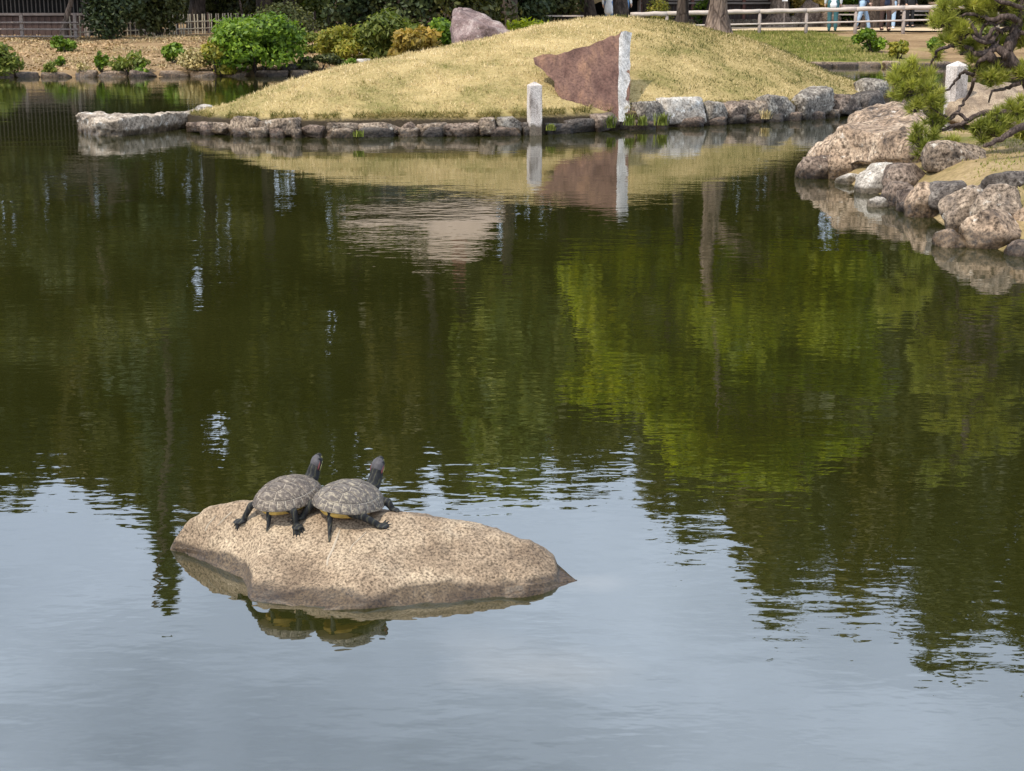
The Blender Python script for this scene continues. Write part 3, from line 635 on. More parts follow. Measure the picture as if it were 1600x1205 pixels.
def build_turtle(label, x, y, yaw, sc, smat, pose, seed, tilt=(0,0)):
    rr = random.Random(seed); z = rock_z(x, y)
    T = empty('turtle', (x, y, z), label, 'turtle', 'turtles basking on the rock'); T.scale = (sc,)*3
    e = .05; sx = (rock_z(x+e,y)-rock_z(x-e,y))/(2*e); sy = (rock_z(x,y+e)-rock_z(x,y-e))/(2*e)
    nrm = Vector((-sx*.75,-sy*.75,1)).normalized(); T.rotation_mode = 'QUATERNION'
    T.rotation_quaternion = Vector((0,0,1)).rotation_difference(nrm) @ Matrix.Rotation(yaw, 3, 'Z').to_quaternion()
    inv = (Matrix.Translation((x,y,z)) @ T.rotation_quaternion.to_matrix().to_4x4() @ Matrix.Scale(sc,4)).inverted()
    def gnd(lx, ly, up=.004):                                 # the rock under a foot, in the turtle's own frame
        w = inv.inverted() @ Vector((lx, ly, 0)); g = Vector((w.x, w.y, rock_z(w.x, w.y))); q = inv @ g; return Vector((lx, ly, q.z+up))
    # body: trunk, neck, head, four legs with feet and toes, tail in one skin
    C = [('e', Vector((0,0,.028)), (.100,.078,.019), None)]
    n0, n1, n2, hd = Vector((.085,0,.034)), Vector((.114,.002,.052)), Vector((.126,pose['hy']*.5,.076)), Vector((.133,pose['hy'],.098+pose.get('hz',0)))
    C += [(n0,.024,n1,.0220), (n1,.0220,n2,.0200), (n2,.0200,hd,.0190)]
    hq = Matrix.Rotation(pose.get('hyaw',0), 3, 'Z') @ Matrix.Rotation(-R(pose.get('hp',52)), 3, 'Y')   # nose raised
    C.append(('e', hd + hq @ Vector((.008,0,.001)), (.0270,.0200,.0180), hq)); C.append(('e', hd + hq @ Vector((.027,0,.000)), (.0130,.0115,.0105), hq))
    toes = []
    for nm, sh, kn, ft, rad in pose['legs']:
        s = Vector(sh); f = gnd(*ft); k = Vector(kn); k.z = max(k.z, gnd(kn[0],kn[1]).z+.006)
        C += [(s,rad*1.15,k,rad), (k,rad,f+Vector((0,0,.004)),rad*.72)]
        out = Vector((f.x-k.x, f.y-k.y, 0)); out = out.normalized() if out.length > .004 else Vector((1 if nm[0]=='f' else -1, 0, 0)); sd = Vector((-out.y, out.x, 0))
        w = .019 if nm[0]=='h' else .014
        fw = f + out*w*.8
        C.append(('e', f + out*w*.5 + Vector((0,0,.002)), (w*1.15, w*.95, .0062), Matrix.Rotation(math.atan2(out.y,out.x),3,'Z')))
        for q in (-2,-1,0,1,2):
            a = out*math.cos(q*.33) + sd*math.sin(q*.33); b = f + a*w*1.0; c = f + a*w*(1.75-.1*abs(q)); g = gnd(c.x, c.y, .002)
            C.append((b+Vector((0,0,.002)), .0036, g, .0022)); toes.append((g, a))
    t0 = Vector((-.088,0,.022)); tm = gnd(-.108, pose['ty']*.5, .010); t1 = gnd(-.130, pose['ty'], .004); C += [(t0,.010,tm,.0062), (tm,.0062,t1,.002)]
    body = remeshed('body', C, .0024, M['skin'], T, 3)
    for g, a in toes: MB().tube([g, g+a*.006+Vector((0,0,.0005)), g+a*.011-Vector((0,0,.001))], [.0013,.001,.0002], 5).build('claw', M['claw'], body)
    for s in (-1,1):
        eb = MB(); V, F = ico(2); c = hd + hq @ Vector((.022, s*.0150, .0070)); eb.put([c+v*.0036 for v in V], F); eb.build('eye', M['eye'], body, True)
        st = MB(); st.tube([hd + hq @ Vector(q) for q in ((.016,s*.0178,.0045),(.007,s*.0198,.0040),(-.006,s*.0190,.0035),(-.015,s*.0176,.002))], [.0010,.0026,.0030,.0012], 7); st.build('red_ear_stripe', M['red_ear'], body, True)
        st = MB(); st.tube([hd + hq @ Vector(q) for q in ((.032,s*.0085,-.0045),(.016,s*.0165,-.0060),(0,s*.0188,-.005),(-.014,s*.0176,-.005))], .0011, 6); st.build('yellow_stripe', M['yellow_line'], body, True)
    hp = MB(); V, F = ico(3)                                   # scaly cap on the skull
    hp.put([hd + hq @ Vector((.008+v.x*.0278, v.y*.0206, .0012+v.z*.0186)) for v in V], [f for f in F if all(V[i].z > .18 for i in f)]); hp.build('head_cap', M['head_skin'], body, True)
    # carapace: dark underside dome with plates
    V = []; F = []; nr_, ns = 14, 48
    for a in range(nr_+1):
        r = a/nr_
        for k in range(ns):
            w = 2*math.pi*k/ns; x0 = AL*r*math.cos(w); y0 = BL*(1-.07*r*math.cos(w))*r*math.sin(w); V.append((x0, y0, dome(x0, y0)-.0006))
    for k in range(ns):
        w = 2*math.pi*k/ns; V.append((AL*.985*math.cos(w), BL*.985*math.sin(w), dome(AL*.99*math.cos(w), BL*.99*math.sin(w))-.006))
    for k in range(ns):
        w = 2*math.pi*k/ns; V.append((AL*.80*math.cos(w), BL*.80*math.sin(w), .024))
    F = [(a*ns+k, (a+1)*ns+k, (a+1)*ns+(k+1)%ns, a*ns+(k+1)%ns) for a in range(nr_+2) for k in range(ns)]
    car = add('carapace', V, F, M['seam'], T, True)
    seeds = [(.082,0),(.045,0),(0,0),(-.045,0),(-.085,0)] + [(a, s*.052) for a in (.062,.023,-.022,-.066) for s in (-1,1)]
    seeds = [(a+rr.uniform(-.002,.002), b+rr.uniform(-.0015,.0015)*(b != 0)) for a, b in seeds]
    RI = .85
    base = [(AL*RI*math.cos(2*math.pi*k/40), BL*(1-.07*RI*math.cos(2*math.pi*k/40))*RI*math.sin(2*math.pi*k/40)) for k in range(40)]
    def wts(p): return p[0], p[1]*1.12
    for i, s in enumerate(seeds):
        poly = base
        for j, q in enumerate(seeds):
            if i == j: continue
            d = (q[0]-s[0], q[1]-s[1]); c = (q[0]**2+q[1]**2-s[0]**2-s[1]**2)/2; poly = clip_poly(poly, d, c)
            if not poly: break
        if len(poly) > 2: link('scute', scute_mesh(poly, smat), car)
    for k in range(24):
        poly = []
        for r, ks in ((RI+.004, (0,.5,1)), (1.0, (1,.5,0))):
            for q in ks:
                w = 2*math.pi*(k+.04+q*.92)/24; rq = r*(1.012 if r == 1.0 and q == .5 else 1); poly.append((AL*rq*math.cos(w), BL*(1-.07*rq*math.cos(w))*rq*math.sin(w)))
        link('scute', scute_mesh(poly, smat, .0018), car)
    # plastron
    V = []; F = []
    for zz, r in ((.012,.80),(.009,.86),(.014,.90),(.024,.86)):
        for k in range(32):
            w = 2*math.pi*k/32; V.append((AL*r*.93*math.cos(w), BL*r*.86*math.sin(w), zz))
    F = [(a*32+k, a*32+(k+1)%32, (a+1)*32+(k+1)%32, (a+1)*32+k) for a in range(3) for k in range(32)] + [tuple(range(31,-1,-1))]
    add('plastron', V, F, M['plastron'], T, True)
    return T
def legs(hl, hr, fl, fr, rad=.0108):
    return [('hl', (-.062,.056,.026), hl[0], hl[1], rad), ('hr', (-.062,-.056,.026), hr[0], hr[1], rad), ('fl', (.070,.052,.028), fl[0], fl[1], rad), ('fr', (.070,-.052,.028), fr[0], fr[1], rad)]
ct1 = P(452, 797, .160); ct2 = P(545, 801, .160)
build_turtle('left turtle of the pair, one hind leg stretched behind, plain grey brown shell', ct1.x, ct1.y+.02, R(90-36), .97, M['scute'],
   {'hz': -.014, 'hy': -.004, 'hp': 62, 'hyaw': -.2, 'ty': -.018, 'legs': legs(((-.086,.080,.022),(-.107,.104)), ((-.066,-.084,.024),(-.071,-.091)), ((.084,.080,.028),(.092,.100)), ((.085,-.080,.028),(.098,-.098)))}, 3)
build_turtle('right turtle of the pair, blotchy shell and splayed hind flipper, tail hanging down', ct2.x, ct2.y, R(90-32), 1.02, M['scute_b'],
   {'hy': .004, 'hp': 66, 'hyaw': .1, 'ty': -.034, 'legs': legs(((-.074,.078,.022),(-.092,.096)), ((-.048,-.086,.020),(-.016,-.120)), ((.084,.080,.028),(.095,.098)), ((.078,-.080,.030),(.084,-.094)), .0125)}, 5)

# ------------------------------------------------------------------ stone edging of the island
edging = empty('stone_edging', (0, 20, 0), 'rough dry stone edging along the waterline of the grassy island', 'stone edging')
def edge_pt(px):
    y = interp(px, [q[0] for q in FR], [q[1] for q in FR]); return P(px, y, 0)
UP = [(305,336,20,'stone_brown'),(334,366,22,'stone_grey'),(364,412,36,'stone_grey'),(410,470,34,'stone_grey'),(468,508,24,'stone_brown'),(508,554,26,'stone_grey'),(556,616,27,'stone_grey'),(616,628,16,'stone_brown'),(628,652,26,'stone_brown'),
      (652,698,26,'stone_grey'),(696,748,26,'stone_brown'),(748,772,34,'stone_grey'),(774,810,35,'stone_lichen'),(810,834,24,'stone_dark'),(848,880,20,'stone_dark'),(876,920,26,'stone_dark'),(918,958,30,'stone_brown'),
      (992,1034,42,'stone_lichen'),(1034,1094,46,'stone_pale'),(1098,1126,36,'stone_lichen'),(1126,1158,33,'stone_brown'),(1158,1190,34,'stone_grey'),(1184,1238,40,'stone_lichen'),(1238,1296,46,'stone_lichen'),(1294,1334,33,'stone_brown'),(1332,1382,33,'stone_dark')]
for i, (a, b, h, m) in enumerate(UP):
    c = edge_pt((a+b)/2); s = scale_at(c); w = (b-a)/s*1.04; hh = h/s*(.80 if a < 900 else .90); big = a > 980
    pa, pb = edge_pt(a), edge_pt(b); ang = math.atan2(pb.y-pa.y, pb.x-pa.x)
    under = .04 if big else .02
    me = rock_mesh('stone', (w/max(.5,math.cos(ang))*1.03, .36, hh*1.02), 40+i, M[m], 4, .94, 7, .09, .07, (.95,1.25))
    link('stone', me, edging, (c.x, c.y+.13-20, hh*.5+under-.02), (rnd.uniform(-.12,.12), rnd.uniform(-.14,.14), ang+rnd.uniform(-.2,.2)))
lo = [(318,340,'stone_brown'),(366,392,'stone_brown'),(388,420,'stone_grey'),(424,446,'stone_brown'),(455,470,'stone_grey'),(508,552,'stone_grey'),(560,612,'stone_dark'),(626,654,'stone_grey'),(660,690,'stone_dark'),(704,742,'stone_brown'),(764,810,'stone_brown'),(816,830,'stone_dark'),(862,890,'stone_dark'),
      (962,1020,'stone_brown'),(1016,1042,'stone_grey'),(1044,1096,'stone_brown'),(1096,1132,'stone_brown'),(1130,1164,'stone_dark'),(1160,1190,'stone_brown'),(1190,1222,'stone_dark'),(1220,1252,'stone_brown'),(1252,1284,'stone_brown'),(1284,1310,'stone_grey'),(1320,1345,'stone_dark')]
for i, (a, b, m) in enumerate(lo):
    c = edge_pt((a+b)/2); s = scale_at(c); w = (b-a)/s
    link('stone', rock_mesh('stone', (w*1.15, .28, .16), 140+i, M[m], 3, .8, 6, .12, .06, (.85,1.15)), edging, (c.x, c.y-20+.02, .035), (rnd.uniform(-.1,.1), rnd.uniform(-.1,.1), rnd.uniform(-.3,.3)))
for i, (q0, q1) in enumerate(zip(UP[:-1], UP[1:])):              # small stones packed behind the joints
    for j, f in enumerate((0, .5)):
        px_ = q0[1]*(1-f) + f*(q1[0]+q1[1])/2; c = edge_pt(px_); hs = .30 if px_ > 980 else .20
        link('stone', rock_mesh('stone', (.34, .26, hs), 640+2*i+j, M['stone_brown' if (i+j) % 3 else 'stone_dark'], 3, .7, 7, .1, .06), edging, (c.x, c.y+.21-20, hs*.5-.02), (0, 0, rnd.uniform(-.4,.4)))
for i in range(24):                                             # stones round the hidden back of the island
    x = X0+.3 + (X1-X0-.6)*i/23; y = isl_back(x)
    link('stone', rock_mesh('stone', (.55,.4,.34), 240+i, M['stone_grey' if i % 3 else 'stone_lichen'], 3, .5, 5, .08, .03), edging, (x, y-.05-20, .08), (0, 0, rnd.uniform(-.5,.5)))
def rock(label, me, loc, rz=0, name='boulder', cat='boulder', group=None):
    o = link(name, me, None, loc, (0,0,rz)); return tag(o, label, cat, group)
e1 = edge_pt(1365); rock('mottled dark grey stone standing highest at the right tip of the island', rock_mesh('boulder', (.50,.45,.36), 301, M['stone_lichen'], 4, .4, 8), (e1.x+.05, e1.y+.55, .30), .3)
e1 = PD(1345, 148, 24.6); rock('small knobbly stone beside the highest stone at the right tip of the island', rock_mesh('boulder', (.3,.3,.3), 302, M['stone_lichen'], 3, .3, 6), (e1.x, e1.y, .24), .3)
e1 = PD(321, 168, 21.3); rock('small pale rounded stone on the back shore at the left tip of the island', rock_mesh('boulder', (.30,.3,.26), 303, M['stone_pale'], 3, .2, 4), (e1.x, e1.y, .14), .2)
# flat landing stone at the left tip
def landing_stone():
    top = [(118,187),(150,180),(180,178),(235,176),(300,177),(303,186)]
    bot = [(122,208),(150,213),(185,214),(240,208),(300,199)]
    fr = [P(q[0], q[1], 0) for q in bot]; zt = .25
    a0, b0, a1, b1 = P(118,186,zt), P(303,178,zt), P(124,208,0), P(303,200,0)
    V = []; nU, nV = 130, 52; F = []
    for i in range(nU+1):
        u = i/nU; px = 120 + 184*u; f = P(px, interp(px, [q[0] for q in bot], [q[1] for q in bot]), 0); dep = .60 - .22*u
        if u < .18: dep *= .35 + .65*math.sqrt(u/.18)
        zt = .235 - .035*u
        for j in range(nV+1):
            v = j/nV; ang = v
            if v < .34: y = f.y + .05*(1-v/.34) + .02; z = -.2 + (zt+.2)*(v/.34); y += .05*max(0, .18-z)/.18*(.4+u)
            elif v < .72: t = (v-.34)/.38; y = f.y + .02 + dep*t; z = zt + .012*math.sin(t*3)
            else: t = (v-.72)/.28; y = f.y + .02 + dep + .03*t; z = zt - (zt+.2)*t
            q = Vector((f.x*2.2, y*2.2, z*2.2)); d = .06*fbm(q) + .05*fbm(q*3.5,5) - .03*abs(fbm(q*2+Vector((7,7,7))))
            x = f.x + (.03*fbm(q*1.5+Vector((4,4,4))))
            V.append((x, y + d*(1 if v < .34 or v > .72 else .2), z + (.4*d if .3 < v < .75 else 0)))
    m = nV+1; F = [(i*m+j, (i+1)*m+j, (i+1)*m+j+1, i*m+j+1) for i in range(nU) for j in range(nV)]
    n = len(V); F += [tuple(range(nV,-1,-1))] + [tuple(nU*m+j for j in range(m))]
    tag(add('landing_stone', V, F, mat_rock('landing_stone', (.08,.06,.045), (.30,.24,.18), (.45,.38,.30), 4.2, 30, (.58,.54,.47), .57, .09, (1,1,.6), .05, .85), None, True), 'long flat topped stone slab lying in the water at the left tip of the island', 'stone slab')
landing_stone()
# triangular brown standing slab with a white edge
def standing_slab():
    A, B, C_ = PD(967,188,20.12), PD(872,150,20.2), PD(832,90,20.48); nb = (B-A).cross(C_-A).normalized(); nb = nb if nb.y > 0 else -nb    # the face leans back on the mound
    prof = [(0,-.35),(0,.55),(.0,1.20),(.035,1.255),(.22,1.17),(.46,1.08),(.70,1.00),(.95,.92),(1.22,.87),(1.42,.85),(1.60,.82),(1.66,.74),(1.50,.60),(1.2,.1),(.9,-.35)]
    # shape seen: fit the outline against the photograph
    px = [(967,60),(971,50),(950,59),(920,70),(890,80),(862,86),(843,86),(832,90),(836,101),(850,114),(866,127),(875,134),(872,150),(885,158),(905,164),(925,174),(938,179),(945,184),(967,190)]
    d0 = A.dot(nb); pl = []
    for x, y in px:
        d = ray(x, y); t = (d0 - Vector((0,0,CAMH)).dot(nb))/d.dot(nb); p = Vector((0,0,CAMH)) + d*t; pl.append(p)
    bm = bmesh.new(); vs = [bm.verts.new(p) for p in pl]; f = bm.faces.new(vs)
    tri = bmesh.ops.triangulate(bm, faces=[f]); 
    bmesh.ops.subdivide_edges(bm, edges=[e for e in bm.edges if e.calc_length() > .12], cuts=3, use_grid_fill=True)
    bmesh.ops.triangulate(bm, faces=bm.faces[:])
    ex = bmesh.ops.extrude_face_region(bm, geom=bm.faces[:])
    side = Vector((.165,.20,-.01))
    for v in [g for g in ex['geom'] if isinstance(g, bmesh.types.BMVert)]: v.co += side
    bmesh.ops.recalc_face_normals(bm, faces=bm.faces[:]); bm.normal_update()
    for f in bm.faces: f.material_index = 1 if f.normal.x > .6 and not all(abs(v.co.dot(nb)-d0) < 1e-3 for v in f.verts) else 0
    bmesh.ops.subdivide_edges(bm, edges=[e for e in bm.edges if e.calc_length() > .16], cuts=2, use_grid_fill=True)
    bmesh.ops.recalc_face_normals(bm, faces=bm.faces[:]); bm.normal_update()
    for v in bm.verts: 
        q = v.co*2.2; v.co += v.normal*(.03*fbm(q) + .02*fbm(q*4,5) - .03*abs(fbm(q*1.7+Vector((3,3,3)))))
    bm.normal_update(); me = bpy.data.meshes.new('standing_slab'); 
    for f in bm.faces: f.smooth = True
    for e in bm.edges:
        if len(e.link_faces) == 2 and e.calc_face_angle(0) > .7: e.smooth = False
    bm.to_mesh(me); bm.free(); me.materials.append(M['slab_face']); me.materials.append(M['slab_edge'])
    tag(link('standing_slab', me), 'large triangular brown stone slab with a white split edge leaning from the mound', 'standing stone')
standing_slab()
# rock on the crest of the mound
def pr(x, y, D): return PD(x, y, D)
rk = [pr(705,25,26.2),pr(708,11,26.4),pr(722,8,26.5),pr(738,13,26.5),pr(745,22,26.3),pr(770,33,26.3),pr(790,45,26.1),pr(801,52,26.0),pr(760,88,25.6),pr(745,40,25.7),pr(712,88,25.5),pr(709,70,25.6),pr(730,55,25.5),pr(712,36,25.9),
      pr(715,30,27.2),pr(740,30,27.4),pr(795,55,27.2),pr(710,85,27.2),pr(790,95,27.0)]
M['rock_striated'] = mat_rock('striated_purple_rock', (.085,.055,.050), (.19,.13,.118), (.36,.29,.26), 3.5, 40, (.46,.41,.35), .62, 0, (1,1,.35), .06)
rock('purple brown striated rock with a pale knobbly corner on the left crest of the mound', hull_rock_mesh('boulder', rk, M['rock_striated'], 5, 5, .10, 1), (0,0,0))
# granite posts
def granite_post(label, p, w, z0, z1, rz):
    m = MB(); n = 8; ct = z1 - w*.30; hw = w/2; V = []; F = []
    for k in range(n+1):
        z = z0 + (ct-z0)*k/n
        for sx, sy in ((-1,-1),(1,-1),(1,1),(-1,1)): 
            j = .004*noise.noise(Vector((sx*3+k*1.7, sy*2, p[0]*3))); V.append((sx*(hw+j), sy*(hw+j), z))
    for k in range(n):
        for j in range(4): F.append((k*4+j, k*4+(j+1)%4, k*4+4+(j+1)%4, k*4+4+j))
    b = n*4; V.append((0,0,z1)); F += [(b+j, b+(j+1)%4, len(V)-1) for j in range(4)]; F.append((3,2,1,0))
    o = add('granite_post', V, F, M['post_granite'], None, False, (p[0], p[1], 0), (0,0,rz))
    bv = o.modifiers.new('b', 'BEVEL'); bv.width = .008; bv.segments = 2
    return tag(o, label, 'stone post', 'square granite posts with pointed tops')
c = P(835, 211, 0); granite_post('square granite post with pointed top standing in the water before the island', c, .158, -.5, .66, R(14))
c = PD(1493, 150, 16.5); granite_post('square granite post with pointed top behind the pine and boulders', c, .165, -.3, 1.64-(1.64-PD(1493,95,16.5).z), R(28))

# ------------------------------------------------------------------ boulders of the right-hand bank: (px left, px right, py top, py bottom, base level, material, label, seed, roundness)
def shore_rock(a, b, t, bo, z0, m, label, seed, box=.3, dep=.8, cuts=6, rz=0, rough=.1, sub=4, sink=.3, back=0):
    c = P((a+b)/2, bo, z0); s = scale_at(c); w = (b-a)/s; h = (bo-t)/s
    d = w*dep; H = h*(1+sink)
    return rock(label, rock_mesh('boulder', (w*1.06, d*1.06, H*1.06), seed, M[m], sub, box, cuts, rough), (c.x, c.y+d*.46+back, z0 + h - H*.5), rz, group='boulders along the right bank')
hb = [P(1248,272,0),P(1256,262,.05),P(1270,235,.22),P(1300,214,.36)+Vector((0,.2,0)),P(1335,200,.50)+Vector((0,.3,0)),PD(1365,180,15.6),PD(1380,160,15.9),PD(1400,155,16),PD(1430,158,16.1),PD(1460,180,15.9),P(1275,274,0),P(1330,276,0),P(1400,270,.1),P(1460,262,.2),P(1470,230,.4),PD(1420,200,15.0),PD(1350,225,15.0),
      PD(1300,250,17),PD(1470,250,17.2),PD(1350,260,17.4),P(1260,282,-.25),P(1460,290,-.25)]
rock('largest boulder of the right bank, sloping pinkish and grey face with dark crest', hull_rock_mesh('boulder', hb, M['stone_pink'], 3, 6, .085), (0,0,0), group='boulders along the right bank')
SR = [
 (1248,1306,243,283,-.02,'stone_brown','low rounded boulder at the far left foot of the largest boulder',11,.2,.9,5),
 (1290,1352,238,284,-.02,'stone_pink','smooth pinkish boulder leaning on the foot of the largest boulder',12,.2,.8,4),
 (1308,1346,274,293,-.03,'stone_pale','flat pale stone lying at the water before the pinkish boulder',13,.5,.8,4),
 (1343,1410,258,306,-.02,'stone_pale','white topped block between the pinkish boulder and the dark striped one',14,.6,.8,6),
 (1386,1454,258,300,.05,'stone_brown','dark striped rounded boulder beside the white topped block',15,.25,.9,5),
 (1382,1436,287,326,-.02,'stone_brown','rounded brown boulder just behind the little grey stone in the water',16,.15,.9,3),
 (1418,1472,287,346,-.03,'stone_pink','upright loaf shaped boulder rising from the water with a dark wet foot',17,.4,.8,4),
 (1452,1518,284,322,.10,'stone_dark','dark brown boulder wedged behind the loaf shaped one',18,.3,.9,5),
 (1358,1390,310,330,-.03,'stone_pale','little smooth grey stone lying alone in the water by the bank',19,.1,.8,2),
 (1474,1548,293,372,-.02,'stone_grey','tall grey boulder with a sloping left face beside the loaf shaped one',20,.3,.9,7),
 (1526,1600,294,352,.12,'stone_grey','large grey lichened boulder behind the round brown boulder in front',21,.3,.9,6),
 (1512,1606,334,394,-.02,'stone_pink','big round tan boulder at the front of the bank above its dark gap',22,.12,.8,4),
 (1464,1516,362,394,-.03,'stone_pink','low tan boulder in the water left of the big round one',23,.15,.9,4),
 (1578,1640,378,408,-.03,'stone_brown','small boulder at the waterline cut by the right edge of the photo',24,.2,.9,4),
 (1590,1640,324,350,.15,'stone_pink','small pale boulder perched above the big round one at the right edge',25,.2,.9,4),
 (1446,1542,222,260,.27,'stone_grey','flat sided grey stone at the foot of the pine needles on the bank',27,.6,.6,6),
 (1536,1640,270,297,.28,'stone_dark','black rough edging stone lying along the earth above the grey boulders',26,.65,.3,6),
 (1404,1476,300,330,.02,'stone_brown','low brown stone half hidden between the striped and the loaf shaped boulders',28,.3,.9,5),
]
for a in SR: shore_rock(*a[:6], a[6], a[7], a[8], a[9], a[10])
hb = [PD(1478,190,16.2),PD(1482,150,16.6),PD(1500,133,16.9),PD(1530,126,17),PD(1560,137,17),PD(1620,128,17),PD(1640,190,16.2),PD(1560,200,15.6),PD(1500,195,15.9),PD(1480,190,18),PD(1640,190,18),PD(1560,140,18),PD(1530,150,18.2)]
rock('broad smooth tan boulder lying behind the pine twigs at the foot of the post', hull_rock_mesh('boulder', hb, M['granite_warm'], 8, 4, .06), (0,0,0), group='boulders along the right bank')
# ------------------------------------------------------------------ far bank: places on the ground
def gpx(x, y):                           # where the sight line through x, y meets the ground
    d = ray(x, y); o = Vector((0,0,CAMH)); last = 20
    for k in range(700):
        D = 30 + k*.1; p = o + d*(D/d.y)
        if p.z <= ground_z(p.x, p.y): return Vector((p.x, p.y, ground_z(p.x, p.y)))
    return Vector((p.x, p.y, ground_z(p.x, p.y)))
def gd(x, D): 
    p = PD(x, 30, D); return Vector((p.x, D, ground_z(p.x, D)))
def span(a, b, D): return PD(b, 30, D).x - PD(a, 30, D).x
def ztop(y, D): return PD(800, y, D).z
# stone kerb blocks at the far waterline
fk = empty('bank_edging', (0, 36, 0), 'low pale stone kerb along the far waterline of the bare earth bank', 'stone edging')
x = -13.4; i = 0
while x < 15.5:
    w = rnd.uniform(.42, .85); y = shore(x+w/2); far_mid = -4.8 < x < 5
    h = rnd.uniform(.17,.25)
    ang = math.atan2(shore(x+w)-shore(x), w)
    link('block', rock_mesh('block', (w*1.03, .40, h*1.35), 400+i, M['stone_dark' if far_mid and i % 2 else ('stone_pink' if i % 4 else 'stone_brown')], 3, .92, 3, .04, .03), fk, (x+w/2, y-.10-36, -.02), (0, 0, ang))
    x += w + rnd.uniform(.01,.06); i += 1
G1 = 'small shrubs dotted on the far earth bank'
def shrub(px, pb, w_px, h_px, matk, label, n, size, seed, group=None, cat='shrub', **k):
    p = gpx(px, pb); s = scale_at(p); return bush('shrub', label, cat, p, 1.22*w_px/s, 1.15*h_px/s, GR[matk], int(n*1.4), size*.9, seed, group, **k)
shrub(4, 120, 52, 48, 'olive', 'ragged olive shrub at the waterline cut by the left edge of the photo', 900, .085, 1, G1)
shrub(102, 82, 34, 24, 'bright', 'bright green cushion shrub below the leaning trunk on the earth bank', 420, .08, 2, G1)
shrub(93, 104, 17, 14, 'bright', 'small bright sprout just above the kerb below the cushion shrub', 130, .07, 3, G1)
shrub(82, 121, 24, 20, 'olive', 'grey olive twiggy shrub overhanging the kerb below the bright sprout', 260, .06, 4, G1)
shrub(131, 119, 20, 18, 'dry', 'almost leafless dry shrub with pale twigs beside the kerb', 90, .06, 5, G1)
shrub(160, 113, 17, 28, 'bright', 'narrow upright bright green shrub above the kerb', 300, .07, 6, G1)
shrub(205, 117, 52, 34, 'olive', 'wide open shrub with bare stems and bright top leaves at the kerb', 420, .075, 7, G1)
shrub(222, 119, 18, 16, 'bright', 'low bright tuft shrub at the right foot of the wide open shrub', 130, .07, 8, G1)
shrub(272, 100, 33, 28, 'bright', 'compact rounded bright green shrub standing alone on the earth bank', 620, .08, 9, G1, dome=False)
shrub(305, 112, 50, 40, 'dry', 'pale dry grassy shrub left of the big bright green bush', 700, .06, 10, G1)
bush('bush', 'big spreading bright green bush hanging over the far waterline', 'bush', gpx(408, 119), 2.3, 1.34, GR['bright'], 9500, .07, 21, None, nl=26)
bush('bush', 'yellow green bush at the left foot of the big bright green bush', 'bush', gpx(346, 119), 1.0, .80, GR['yellow'], 1400, .085, 22, None, nl=8)
bush('clipped_bush', 'dark olive clipped dome behind the big bright green bush', 'bush', gd(443, 43), 1.75, .95, GR['darkolive'], 5200, .06, 23, None, dome=True)
bush('bush', 'pale yellow green layered shrub with dark leaning stem beside the water', 'bush', gd(530, 36.6), 1.25, .95, GR['yellow'], 2600, .06, 24, None, nl=9)
bush('bush', 'tall olive spiky shrub left of the bronze bush behind the mound', 'bush', gd(606, 36.8), 1.62, 1.42, GR['olive'], 4600, .065, 25, None, nl=16, elong=2.4)
bush('bush', 'bronze and yellow leaved bush in front of the olive shrub behind the mound', 'bush', gd(654, 35.6)+Vector((0,0,.05)), 1.45, 1.0, GR['orange'], 2600, .09, 26, None, nl=13)
bush('bush', 'glossy bright green bush touching the striated rock on the mound', 'bush', gd(694, 36.9), .95, 1.12, GR['bright'], 1900, .085, 27, None, nl=9)
bush('bush', 'low dark bush at the far waterline right of the big bright green bush', 'bush', gpx(500, 112), 1.0, .42, GR['darkolive'], 1200, .06, 28, None, nl=6)
bush('bush', 'small dark green bush under the pale yellow layered shrub', 'bush', gd(540, 36.0), .45, .3, GR['bright'], 340, .07, 29, None, nl=5)
bush('bush', 'low lime green strap leaved planting along the back of the mound crest', 'bush', gd(832, 39.5), 2.0, 1.05, GR['lime'], 3000, .075, 30, None, nl=14, elong=2.6)
bush('bush', 'dull green bush between the dark dome and the pale layered shrub', 'bush', gpx(490, 84), 1.1, .55, GR['olive'], 1300, .06, 31, None, nl=6)
c = gpx(475, 108); rock('round tan stone on the far shore between bushes', rock_mesh('boulder', (.34,.3,.26), 501, M['stone_pink'], 3, .2, 4), (c.x, c.y+.1, c.z+.06))
c = gpx(452, 109); rock('dark brown stone on the far shore beside the round tan stone', rock_mesh('boulder', (.4,.3,.2), 502, M['stone_dark'], 3, .3, 5), (c.x, c.y+.1, c.z+.03))
c = gd(567, 35.7); rock('small pale flat stone lying behind the left slope of the mound', rock_mesh('boulder', (.36,.3,.12), 503, M['stone_pale'], 3, .7, 3), (c.x, c.y, ztop(96,35.7)))
shrub(1360, 82, 46, 33, 'bright', 'bright green shrub on the grassy far bank below the walkers', 700, .085, 41, 'shrubs on the bank below the path', nl=9)
shrub(1404, 92, 28, 26, 'yellow', 'small yellow green shrub on the bare patch of the far bank', 340, .08, 42, 'shrubs on the bank below the path')
shrub(1462, 82, 26, 24, 'bright', 'bright shrub on the far bank seen behind the left pine twigs', 300, .08, 43, 'shrubs on the bank below the path')
shrub(1545, 80, 60, 40, 'olive', 'olive shrub on the far bank seen through the pine branches', 500, .09, 44, 'shrubs on the bank below the path')

